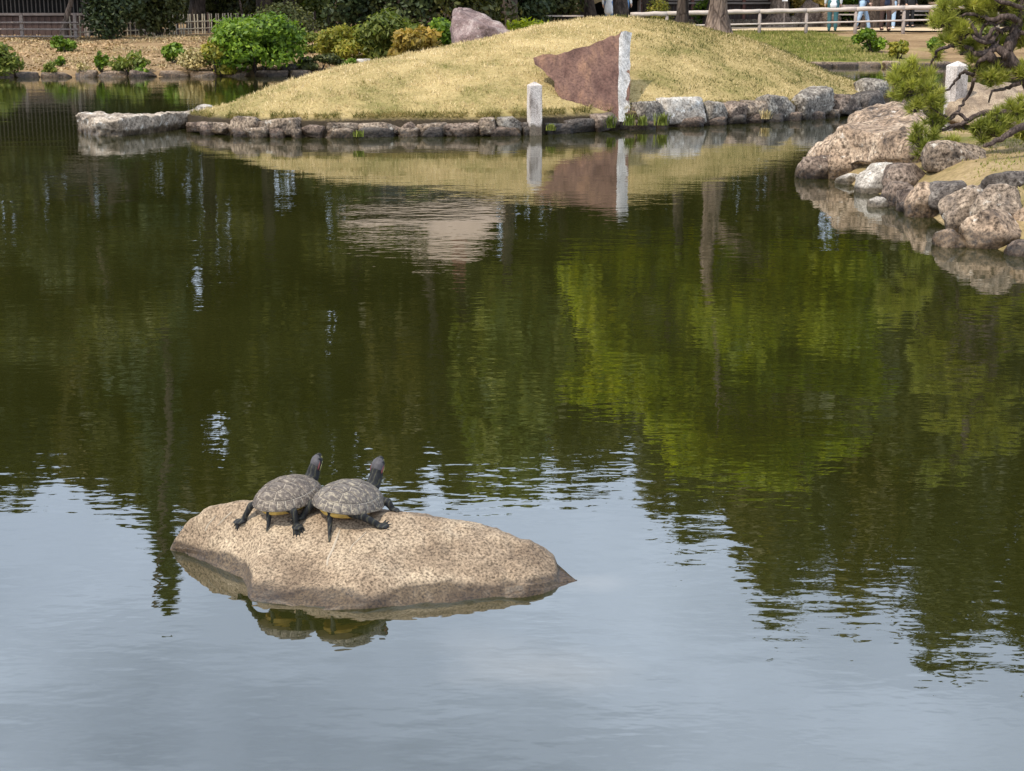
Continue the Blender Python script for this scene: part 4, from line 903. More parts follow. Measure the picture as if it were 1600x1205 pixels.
# ------------------------------------------------------------------ wooden house and fences on the left
M['roof_dark'] = mat_plain('dark_bark_roof', (.06,.047,.034), .9, .3, 5, .4)
def wooden_house():
    D = 45.5; xa, xb = PD(-120,30,D).x, PD(139,30,D).x; z0 = ground_z(-14, D); H = empty('wooden_house', ((xa+xb)/2, D, z0), 'dark wooden house with vertical lattice at the left behind the rail fence', 'house')
    c = (xa+xb)/2; w = xb-xa; zs = ztop(23.5, D)-z0
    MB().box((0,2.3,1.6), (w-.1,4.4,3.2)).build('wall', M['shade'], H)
    n = 26
    pm = MB().box((0,0,0), (w/n*.95, .035, zs-.04)); 
    me = mesh('plank', pm.v, pm.f, M['wood_dark'])
    for k in range(n): link('plank', me, H, (-w/2 + w*(k+.5)/n, -.0+rnd.uniform(-.012,.006), zs/2-.02), (0, 0, 0))
    MB().box((0,-.02,zs+.02), (w+.05,.12,.07)).build('sill_beam', M['wood_grey'], H); MB().box((0,-.02,2.25), (w+.05,.12,.14)).build('lintel_beam', M['wood_dark'], H)
    lm = mesh('lattice_bar', *(lambda b: (b.v, b.f))(MB().box((0,0,0), (.028,.03,2.18-zs-.05))), M['lattice'])
    k = 40
    for i in range(k): link('lattice_bar', lm, H, (-w/2 + w*(i+.5)/k, -.03, (2.18+zs+.05)/2))
    MB().box((w/2-.06,-.05,1.35), (.13,.13,2.7)).build('corner_post', M['wood_grey'], H)
    rf = MB(); V = [(-w/2-.6,-.9,2.35),(w/2+.6,-.9,2.35),(w/2+.3,2.3,3.3),(-w/2-.3,2.3,3.3),(-w/2-.6,5.4,2.35),(w/2+.6,5.4,2.35)]
    V += [(a,b,q-.12) for a,b,q in V]
    rf.put(V, [(0,1,2,3),(3,2,5,4),(6,9,8,7),(9,10,11,8),(0,6,7,1),(4,5,11,10),(0,3,9,6),(3,4,10,9),(1,7,8,2),(2,8,11,5)]).build('roof', M['roof_dark'], H)
wooden_house()
def rail_fence_left():
    D = 43.0; xs = [PD(q,30,D).x for q in (-52,33,117)]; z0 = ground_z(-14, D); o = empty('rail_fence', (xs[1], D, z0), 'weathered three rail fence in front of the dark wooden house', 'fence')
    s = FPX/D
    for q in xs: MB().box((q-xs[1],0,.30), (.085,.085,.78), 0, .95).build('post', M['wood_grey'], o)
    for y in (35.5,46,57): MB().tube([(xs[0]-xs[1],-.06,ztop(y,D)-z0), (0,-.06,ztop(y,D)-z0+.004), (xs[2]-xs[1]+.1,-.06,ztop(y,D)-z0)], .022, 7).build('rail', M['wood_grey'], o)
rail_fence_left()
def bamboo_fence():
    A, B = gd(110, 43.2), gd(492, 55.5); o = empty('bamboo_fence', A, 'low bamboo picket fence running behind the dark evergreens and bushes', 'fence')
    L = (B-A).length; d = (B-A)/L; n = int(L/.19); pk = mesh('picket', *(lambda b: (b.v, b.f))(MB().tube([(0,0,-.05),(0,0,.3),(0,0,.60)], .020, 7)), M['bamboo'])
    for k in range(n):
        t = L*(k + (.28 if k % 2 else 0))/n; p = d*t; g = ground_z(A.x+p.x, A.y+p.y)-A.z
        link('picket', pk, o, (p.x, p.y, g), (rnd.uniform(-.03,.03), rnd.uniform(-.04,.04), 0))
    for h in (.16,.37):
        pts = [(d.x*L*q/12, d.y*L*q/12 - .03, ground_z(A.x+d.x*L*q/12, A.y+d.y*L*q/12)-A.z+h) for q in range(13)]
        MB().tube(pts, .018, 6).build('rail', M['bamboo'], o)
    for q in range(9):
        p = d*(L*q/8); MB().tube([(p.x,p.y+.05,-.1),(p.x,p.y+.05,ground_z(A.x+p.x,A.y+p.y)-A.z+.64)], .035, 8).build('post', M['wood_dark'], o)
bamboo_fence()

# ------------------------------------------------------------------ trees. Crowns stand above the picture and are seen mirrored in the pond.
def mir(x, y, D): p = PD(x, y, D); return p.x, -p.z       # across, height of what is mirrored at x, y and stands D away
def add_tree(label, px, ytop, D, wpx, ybase, matk, n, size, seed, tr=.22, kind='round', bark='bark_dark', group='tall trees behind the pond', nl=16, trunk_px=None, trunk_pts=None):
    rng = np.random.default_rng(seed); X, h = mir(px, ytop, D); _, hb = mir(px, ybase, D); rad = wpx/FPX*D/2
    g = ground_z(X, D); h -= g; hb -= g
    if kind == 'round': bl = lobes(rng, (0,0,(h+hb)/2), (rad, rad, (h-hb)/2), nl, .28, .46, .75)
    elif kind == 'cone':
        bl = []
        for k in range(nl):
            t = (k+.5)/nl; z = hb + (h-hb)*t; r = rad*(1.02-t); a = rng.uniform(0, 6.28); q = r*.55*rng.random()
            bl.append(((q*math.cos(a), q*math.sin(a), z), (r*.75+.15, r*.75+.15, (h-hb)/nl*1.0)))
    else:                                                      # pine: spreading pads
        bl = []
        for k in range(nl):
            t = k/(nl-1); z = hb + (h-hb)*(t**.85) - .3; a = rng.uniform(0, 6.28); q = rad*(1-.75*t)*rng.uniform(.15,.85)
            r = rad*rng.uniform(.35,.55)*(1-.35*t); bl.append(((q*math.cos(a), q*math.sin(a), z), (r, r, r*.42)))
    return tree('tree', label, (X, D, g), h, tr, bl, n, size, GR[matk] if matk in GR else M[matk], seed, bark, group, trunk_pts=trunk_pts)
BT = [
 ('tall dark tree far left whose crown is mirrored at the left edge of the pond', -70, 845, 50, 260, 330, 'tree', 5200, .26, 61, 'round'),
 ('rounded tree mirrored beside the first sky gap at the left edge', 40, 790, 53, 190, 280, 'tree', 4200, .24, 62, 'round'),
 ('dark tree behind the wooden house mirrored right of the first sky gap', 150, 790, 52, 150, 300, 'treewarm', 4200, .25, 63, 'round'),
 ('broad tree behind the evergreens mirrored left of the basking rock', 222, 860, 51, 150, 330, 'tree', 4200, .25, 64, 'round'),
 ('pointed conifer whose mirrored tip ends beside the basking rock', 262, 940, 49, 150, 320, 'dark', 4600, .22, 65, 'cone'),
 ('tall tree mirrored straight above the left end of the basking rock', 350, 910, 54, 190, 330, 'treewarm', 4600, .26, 66, 'round'),
 ('tall tree mirrored directly behind the left turtle', 450, 880, 52, 190, 360, 'tree', 4600, .26, 67, 'round'),
 ('tall tree mirrored directly behind the right turtle', 545, 850, 56, 170, 420, 'tree', 4200, .26, 68, 'pine'),
 ('tree mirrored just right of the turtles', 628, 800, 52, 130, 440, 'treewarm', 3400, .25, 69, 'round'),
 ('bushy tree mirrored over the middle of the pond', 708, 775, 54, 160, 450, 'tree', 4200, .26, 70, 'round'),
 ('yellowish tree mirrored low beside the middle sky gap', 795, 775, 50, 190, 390, 'olive', 4600, .24, 71, 'round'),
 ('bushy tree mirrored at the middle sky gap', 880, 765, 56, 150, 280, 'tree', 4200, .24, 72, 'round'),
 ('slender dark tree mirrored left of the lime green crown', 962, 745, 54, 150, 240, 'tree', 4400, .24, 73, 'round'),
 ('dark tree behind the tea house mirrored right of the middle sky gap', 1045, 840, 62, 160, 230, 'treewarm', 4600, .26, 74, 'round'),
 ('tall loose tree mirrored where the sky edge starts to slope down', 1120, 915, 64, 170, 230, 'darkolive', 4400, .27, 75, 'round'),
 ('large tree mirrored above the lower right of the pond', 1225, 985, 63, 220, 230, 'darkolive', 5200, .28, 76, 'round'),
 ('largest tree mirrored at the lower right of the pond', 1350, 1040, 64, 250, 230, 'treewarm', 6200, .28, 77, 'round'),
 ('very tall tree mirrored near the right edge of the pond', 1480, 1062, 63, 240, 230, 'darkolive', 6200, .28, 78, 'round'),
 ('very tall tree mirrored at the right edge of the pond', 1610, 1085, 65, 260, 330, 'tree', 6200, .28, 79, 'round'),
 ('dense tree mirrored between the lime crown and the lower right', 1180, 965, 60, 160, 230, 'treewarm', 4400, .26, 81, 'round'),
 ('dense tree mirrored just left of the slope of the sky edge', 1085, 880, 59, 150, 230, 'tree', 4200, .26, 82, 'round'),
 ('round tree mirrored in the middle sky gap', 915, 770, 57, 140, 260, 'darkolive', 4000, .26, 83, 'round'),
 ('round tree mirrored right of the middle sky gap', 1003, 780, 58, 140, 240, 'tree', 4000, .26, 84, 'round'),
 ('leafy tree mirrored beside the right bank boulders', 1320, 720, 57, 190, 220, 'darkolive', 4600, .26, 85, 'round'),
 ('leafy tree mirrored under the far right of the pond', 1430, 800, 58, 190, 220, 'tree', 4600, .26, 86, 'round'),
 ('slim leafy tree mirrored between the left sky glints', 470, 560, 56, 110, 250, 'treewarm', 3000, .24, 87, 'round'),
 ('very tall tree beyond the right edge of the photo', 1740, 1085, 64, 260, 330, 'treewarm', 5000, .28, 80, 'round'),
]
for b in BT: add_tree(b[0], b[1], b[2], b[3], b[4], b[5], b[6], int(b[7]*1.5), .33, b[9], .28, b[10], nl=26)
mk_ = ('tree','treewarm','darkolive','tree')
BACK = [(-20,'far tree filling the view behind the left end of the wooden house'),(85,'far tree closing the gap behind the leaning pine'),(205,'far tree rising between the two dark evergreens'),(400,'far tree above the big bright green bush'),
(590,'far tree behind the left end of the hall'),(675,'far tree behind the middle of the hall'),(755,'far tree behind the right end of the hall'),(840,'far tree behind the lime planting of the mound'),(1000,'far tree behind the clipped cushion bush')]
for i, (px, lb) in enumerate(BACK): add_tree(lb, px, 760 - 40*(i % 3), 66+2*(i % 2), 150, 290, mk_[i % 4], 4600, .40, 700+i, .25, 'round', nl=24)
# lime green trees on the mound: one shared spread of crown, each trunk with its own half
def mound_tree(label, px, py, D, tr, cl, n, seed, bark, lean):
    rng = np.random.default_rng(seed); X = PD(px, py, D).x; g = isl_z(X, D); bl = []
    for (x, y, rx, ry) in cl:
        cx, cz = mir(x, y, D); cx -= X; cz -= g; s = D/FPX
        bl += lobes(rng, (cx, rng.uniform(-.3,.3), cz), (rx*s, min(rx*s, 1.5), ry*s), 6, .4, .6, .8)
    tree('tree', label, (X, D, g), max(b[0][2] for b in bl), tr, bl, n, .135, GR['lime'], seed, bark, 'lime green trees on the mound',
         trunk_pts=[(0,0,-.25),(lean[0]*.3,0,.6),(lean[0],.0,1.5),(lean[1],0,2.6),(lean[1],0,3.6)], limbs=10, nside=16)
mound_tree('nearer thick ribbed trunk of a lime green tree on the right slope of the mound', 1122, 50, 25.2, .17, [(1150,470,120,110),(1260,470,130,120),(1210,600,130,95),(1180,700,140,55),(1330,570,80,80),(1280,660,90,50)], 11000, 91, 'bark_grey', (-.06,.15))
mound_tree('farther dark trunk of a lime green tree on the top of the mound', 1065, 36, 26.2, .115, [(950,450,80,100),(990,560,120,90),(1080,420,90,80),(1060,620,110,80),(940,610,70,50)], 8500, 92, 'bark_dark', (.05,-.1))
# trunks and evergreens seen above the left bank
def left_trunk():
    b = gpx(99, 61); D = b.y; X = b.x; pts = [(0,0,-.2)]; 
    for x, y in ((101,45),(104,30),(108,12),(112,-8)): q = PD(x, y, D); pts.append((q.x-X, 0, q.z-b.z))
    pts += [(.5,0,3.0),(.55,0,4.6),(.9,0,6.2)]
    rng = np.random.default_rng(95); bl = [((.9+rng.normal()*.9, rng.normal()*.8, 4.2+k*.55), (1.1,1.0,.42)) for k in range(7)]
    tree('pine_tree', 'leaning pine with flaky grey trunk on the earth bank before the wooden house', b, 7, .105, bl, 3200, .2, GR['tree'], 95, 'bark_grey', None, trunk_pts=pts, nside=14)
left_trunk()
def front_pine():
    c = gd(28, 41.5); rng = np.random.default_rng(99); bl = [((rng.normal()*.9, rng.normal()*.5, 1.75+k*.30), (.9-.03*k,.8,.26)) for k in range(12)]
    tree('pine_tree', 'pine whose lowest boughs droop before the lattice of the wooden house', c+Vector((-1.9,0,0)), 5.5, .11, [((b[0][0]+1.9,b[0][1],b[0][2]),b[1]) for b in bl], 5200, .13, GR['darkolive'], 99, 'bark_dark', None)
front_pine()
def evergreen(label, px, pb, w, h, matk, n, size, seed, D=None, name='evergreen_shrub'):
    b = gd(px, D) if D else gpx(px, pb); rng = np.random.default_rng(seed)
    bl = lobes(rng, (0,0,h*.47), (w*.5,w*.42,h*.53), 22, .34, .5, .9, -1.0)
    return tree(name, label, b, h, .09, bl, n, size, GR[matk], seed, 'bark_dark', 'evergreens behind the far bank', limbs=6, shell=.6, cat='evergreen')
evergreen('dense dark glossy evergreen right of the leaning pine trunk', 176, 61, 1.75, 2.3, 'dark', 6500, .075, 101)
evergreen('dark olive evergreen with drooping sprays right of the glossy one', 248, 58, 1.85, 2.1, 'darkolive', 6000, .085, 102)
evergreen('dark evergreen behind the bamboo fence', 335, 0, 2.6, 2.4, 'darkolive', 3600, .12, 103, D=58)
evergreen('brownish evergreen above the dark clipped dome', 430, 0, 3.0, 3.0, 'darkolive', 4200, .12, 104, D=60)
evergreen('small rounded evergreen behind the slim bare trunk', 505, 0, 1.5, 1.5, 'olive', 1500, .10, 105, D=57)
evergreen('dark evergreen right of the slim bare trunk', 560, 0, 2.6, 3.2, 'dark', 4800, .11, 106, D=46)
evergreen('dark evergreen behind the olive spiky shrub', 650, 0, 3.2, 3.4, 'dark', 5200, .11, 107, D=46)
evergreen('dark evergreen behind the striated rock', 740, 0, 3.0, 2.6, 'darkolive', 4800, .11, 108, D=45.5)
evergreen('dark evergreen right of the striated rock', 815, 0, 2.4, 2.4, 'dark', 3600, .11, 109, D=52)
evergreen('dark evergreen left of the thatched shelter', 868, 0, 2.0, 2.4, 'darkolive', 2800, .11, 110, D=56)
evergreen('dark green shrub behind the white shirted visitor', 962, 0, 1.6, 1.8, 'bright', 1600, .10, 111, D=64)
evergreen('green shrub behind the walker in the white jacket', 1330, 0, 2.2, 2.0, 'bright', 2000, .11, 112, D=64)
evergreen('dark evergreen behind the group at the rail', 1400, 0, 2.6, 3.4, 'dark', 3200, .12, 113, D=65)
evergreen('dark evergreen beyond the benches at the right', 1480, 0, 2.8, 3.4, 'darkolive', 3400, .12, 114, D=64)
evergreen('dark evergreen behind the pine at the right edge', 1590, 0, 3.4, 3.6, 'dark', 3600, .13, 115, D=63)
evergreen('dense evergreen behind the tea house roof', 1090, 0, 4.5, 7.5, 'dark', 5200, .22, 117, D=67)
evergreen('dense evergreen right of the massive old trunk', 1260, 0, 4.8, 7.5, 'darkolive', 5200, .22, 118, D=68)
evergreen('dense dark evergreen far behind the group at the rail', 1385, 0, 5.6, 9.0, 'dark', 6500, .24, 119, D=69)
evergreen('green shrub between the two lime tree trunks', 1100, 0, .9, 1.1, 'bright', 700, .09, 116, D=60)
def slim_trunk(px, py, D, label, seed, tr=.06, h=6):
    b = gd(px, D); rng = np.random.default_rng(seed); bl = [((rng.normal()*.8, rng.normal()*.7, 3.2+k*.5), (1.0,.9,.45)) for k in range(6)]
    tree('tree', label, b, h, tr, bl, 1800, .2, GR['tree'], seed, 'bark_grey', None, limbs=6)
slim_trunk(528, 40, 50, 'slim straight bare trunk rising behind the pale yellow shrub', 121)
slim_trunk(384, 25, 58, 'thin pale trunk behind the big bright green bush', 122, .05)
# distant wood closing the view
def woods():
    rng = np.random.default_rng(130); bl = []
    for k in range(120):
        x = rng.uniform(-48, 56); y = rng.uniform(72, 84); h = rng.uniform(8, 15); g = ground_z(x, y)
        for q in range(3): bl.append(((x+rng.normal(), y+rng.normal(), g+h*(.2+.33*q)), (2.6-.5*q, 2.2-.4*q, h*.24)))
    V, F, t = blob_leaves(bl, 50000, .44, rng, .3, .55); tag(link('woods', fast_mesh('woods', V, F, GR['tree'], t)), kind='stuff')
    bl = [((x, 69+rng.normal(), ground_z(x, 69)+.9), (1.8,1.2,1.3)) for x in np.arange(-34, 36, 1.7)]
    V, F, t = blob_leaves(bl, 16000, .22, rng, .3, .6); tag(link('undergrowth', fast_mesh('undergrowth', V, F, GR['darkolive'], t)), kind='stuff')
woods()

# ------------------------------------------------------------------ pale roofed hall mirrored in the middle of the pond
def hall():
    D = 49.0; xa, z1 = mir(545, 348, D); xb, _ = mir(775, 380, D); _, z2 = mir(700, 408, D); _, z3 = mir(705, 440, D); g = ground_z(-3, D); z1 -= g; z2 -= g; z3 -= g
    c = (xa+xb)/2; w = xb-xa; H = empty('hall', (c, D, g), 'two storey hall with pale tiled roof mirrored in the middle of the pond', 'hall')
    MB().box((0,1.9,z1*.5-.1), (w-1.0,3.2,z1-.2)).build('wall', M['wood_dark'], H)
    k = 7
    for i in range(k):
        wf = MB().box((-w/2+.9+(w-1.8)*i/(k-1),.27,z1-1.25), (.5,.05,.95)).build('window', M['wood_grey'], H); MB().box((-w/2+.9+(w-1.8)*i/(k-1),.235,z1-1.25), (.4,.03,.85)).build('pane', M['glass'], wf)
    V = [(-w/2-.3,-.5,z1-.05),(w/2+.3,-.5,z1-.45),(w/2-.9,1.9,z2),(-w/2+1.9,1.9,z2-.1),(-w/2-.3,4.3,z1-.05),(w/2+.3,4.3,z1-.45)]; V += [(a,b,q-.14) for a,b,q in V]
    MB().put(V, [(0,1,2,3),(3,2,5,4),(6,9,8,7),(9,10,11,8),(0,6,7,1),(4,5,11,10),(0,3,9,6),(3,4,10,9),(1,7,8,2),(2,8,11,5)]).build('roof', M['tile'], H)
    rt = mesh('tile_row', *(lambda b: (b.v, b.f))(MB().tube([(0,-.5,0),(0,1.9,0)], .05, 6)), M['tile'])
    MB().tube([(-w/2+1.9,1.9,z2+.0),(w/2-.9,1.9,z2+.08)], .13, 8).build('ridge', M['tile'], H)
    MB().box((w/2-1.25,1.9,(z2+z3)/2), (.42,.42,z3-z2)).build('chimney', M['redwood'], H)
hall()

# ------------------------------------------------------------------ path side: rail fence, tea house, shelter, stump, benches, sign
def log_fence():
    D = 50.3; pxs = [985,1042,1113,1187,1260,1337,1412,1486,1560]; o = empty('log_fence', (PD(1187,30,D).x, D, .62), 'pale log rail fence along the sandy path behind the mound', 'fence'); c = PD(1187,30,D).x
    tops = [24,22.5,20.5,19.0,17.5,15.5,13.5,12,10.5]; P1 = []; P2 = []
    for q, t in zip(pxs, tops):
        x = PD(q,30,D).x-c; zt = ztop(t, D)-.62; g = ground_z(x+c, D)-.62; MB().tube([(x,0,g-.2),(x,0,g+.2),(x,0,zt)], [.062,.058,.054], 9, True, .12, q).build('post', M['wood_grey'], o, True); P1.append((x,-.01,zt+.02)); P2.append((x,-.03,zt-.37))
    for a in range(len(P1)-1):
        b0, b1 = Vector(P1[a]), Vector(P1[a+1]); MB().tube([b0.lerp(b1,q/6)+Vector((0,0,.008*math.sin(q*2+a))) for q in range(7)], [.072-.004*math.sin(q+a) for q in range(7)], 10, True, .15, a).build('top_rail', M['wood_pale'], o, True)
        b0, b1 = Vector(P2[a]), Vector(P2[a+1]); MB().tube([b0.lerp(b1,q/4) for q in range(5)], .030, 8, True, .1, a).build('lower_rail', M['wood_pale'], o, True)
log_fence()
def tea_house():
    D = 61; xa, xb = PD(1000,30,D).x, PD(1207,30,D).x; w = xb-xa; g = .66; o = empty('tea_house', ((xa+xb)/2, D, g), 'dark wooden tea house with sliding windows beyond the path', 'house')
    MB().box((0,1.6,1.5), (w,3,3)).build('wall', M['wood_dark'], o)
    for i in range(4):
        x = w/2-.62-1.0*i; f = MB().box((x,.06,1.45), (.86,.06,1.0)).build('window', M['wood_grey'], o)
        for s in (-1,1): MB().box((x+s*.2,.02,1.45), (.34,.03,.9)).build('pane', M['glass'], f)
    for x in (w/2-.05, w/2-1.12, w/2-2.12, w/2-3.1, -w/2+.05): MB().box((x,.03,1.5), (.10,.12,3.0)).build('post', M['redwood'], o)
    MB().box((0,.0,.86), (w,.12,.07)).build('sill_beam', M['wood_grey'], o)
    bm = mesh('skirting_bar', *(lambda b: (b.v, b.f))(MB().box((0,0,0), (.035,.03,.42))), M['lattice'])
    for i in range(30): link('skirting_bar', bm, o, (-w/2+.1+(w-.2)*i/29, .07, .52))
    MB().box((0,-.02,.15), (w+.1,.16,.22)).build('stone_base', M['stone_grey'], o)
    V = [(-w/2-.7,-1,2.75),(w/2+.7,-1,2.75),(w/2+.2,1.6,4.3),(-w/2-.2,1.6,4.3),(-w/2-.7,4.2,2.75),(w/2+.7,4.2,2.75)]; V += [(a,b,q-.14) for a,b,q in V]
    MB().put(V, [(0,1,2,3),(3,2,5,4),(6,9,8,7),(9,10,11,8),(0,6,7,1),(4,5,11,10),(0,3,9,6),(3,4,10,9),(1,7,8,2),(2,8,11,5)]).build('roof', M['thatch'], o)
tea_house()
def shelter():
    D = 59; xa, xb = PD(893,30,D).x, PD(1005,30,D).x; w = xb-xa; g = .66; o = empty('thatched_shelter', ((xa+xb)/2, D, g), 'open thatched shelter with dark inside behind the white shirted visitors', 'shelter')
    ze = ztop(7, D)-g
    for x in (PD(921,30,D).x-(xa+xb)/2, w/2-.15): MB().tube([(x,0,-.1),(x,0,ze+.5)], .055, 8).build('post', M['wood_grey'], o)
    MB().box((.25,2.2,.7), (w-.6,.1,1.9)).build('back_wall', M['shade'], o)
    V = [(-w/2-.1,-.5,ze-.25),(-w/2+1.0,-.6,ze+.25),(w/2+.3,-.6,ze+.5),(w/2,1.3,ze+2.0),(0,1.3,ze+2.1),(-w/2-.1,3.0,ze-.1),(w/2+.3,3.0,ze+.3)]
    V += [(a,b,q-.16) for a,b,q in V]; k = 7
    MB().put(V, [(0,1,4),(1,2,3,4),(0,4,5),(4,3,6,5),(2,6,3),(7,11,8),(8,11,10,9),(7,12,11),(11,12,13,10),(0,7,8,1),(1,8,9,2),(2,9,13,6),(5,12,7,0),(6,13,12,5)]).build('thatch_roof', M['thatch'], o)
shelter()
def stump():
    b = gd(1216, 59.5); m = MB(); pts = [(0,0,-.2),(0,0,.15),(.03,0,.5),(.02,0,1.2),(0,0,2.2),(.1,0,3.4)]
    rng = np.random.default_rng(140); bl = lobes(rng, (0,0,6.2), (2.6,2.2,2.0), 14, .3, .45)
    tree('old_tree', 'massive old trunk with wrinkled bark beside the tea house', b, 7, .55, bl, 3200, .22, GR['tree'], 141, 'bark_grey', None, trunk_pts=pts, nside=22)
    for i, (px, w, h, m, lb) in enumerate(((1262,1.0,.95,'stone_brown','craggy brown boulder right of the massive old trunk'),(1296,.9,.6,'stone_brown','lower brown boulder beyond the path behind the walker in white'),(1243,.6,.45,'stone_grey','grey boulder at the foot of the massive old trunk'))):
        c = gd(px, 59.6); rock(lb, rock_mesh('boulder', (w,.8,h*1.3), 520+i, M[m], 4, .3, 8, .16, .05), (c.x, c.y, c.z+h*.4))
    bush('bush', 'bronze leaved bush on top of the craggy boulder beyond the path', 'bush', gd(1262, 60.4), 1.6, 1.75, GR['orange'], 1300, .10, 142, None, nl=9)
    bush('clipped_bush', 'yellow green clipped cushion bush before the tea house', 'bush', gd(1029, 57.5), .95, 1.08, GR['yellow'], 1500, .06, 143, None, nl=6, dome=True)
stump()
def sign():
    c = gd(1225, 57); o = empty('sign', (c.x, c.y, .66), 'small white notice board on a thin post behind the rail', 'sign')
    MB().tube([(0,0,-.1),(0,0,1.25)], .022, 7).build('post', M['wood_grey'], o); MB().box((0,-.03,ztop(-2,57)-.66+.08), (.20,.02,.34)).build('board', M['white'], o)
sign()
def bench(px, D, label, rz=0, back=True):
    c = gd(px, D); o = empty('bench', (c.x, c.y, .66), label, 'bench', 'benches by the path', rz)
    for k in range(3): MB().box((0,-.14+.14*k,.44), (1.5,.12,.045)).build('slat', M['wood_pale'], o)
    for s in (-1,1): MB().box((s*.6,0,.21), (.09,.36,.42)).build('leg', M['wood_dark'], o)
    for k in range(2 if back else 0): MB().box((0,.24,.60+.15*k), (1.5,.035,.10)).build('back_slat', M['wood_pale'], o)
    for s in (-1,1) if back else (): MB().box((s*.6,.27,.42), (.06,.04,.76)).build('back_post', M['wood_dark'], o)
bench(1440, 58.5, 'pale wooden bench beyond the path at the right, partly behind the pine'); bench(1325, 60, 'wooden bench beyond the path between the two walkers'); bench(878, 55, 'small pinkish wooden bench behind the lime planting on the mound crest', 0, False)
rail_b = None
c = gd(1459, 57.5); m = MB(); m.box((0,0,.42), (.34,.3,.84), 0, .9); m.box((0,0,.87), (.40,.36,.07)); tag(m.build('stone_pillar', M['stone_pink'], None, False, (c.x, c.y, .66)), 'squat pinkish stone pillar at the right end of the log fence', 'stone pillar')
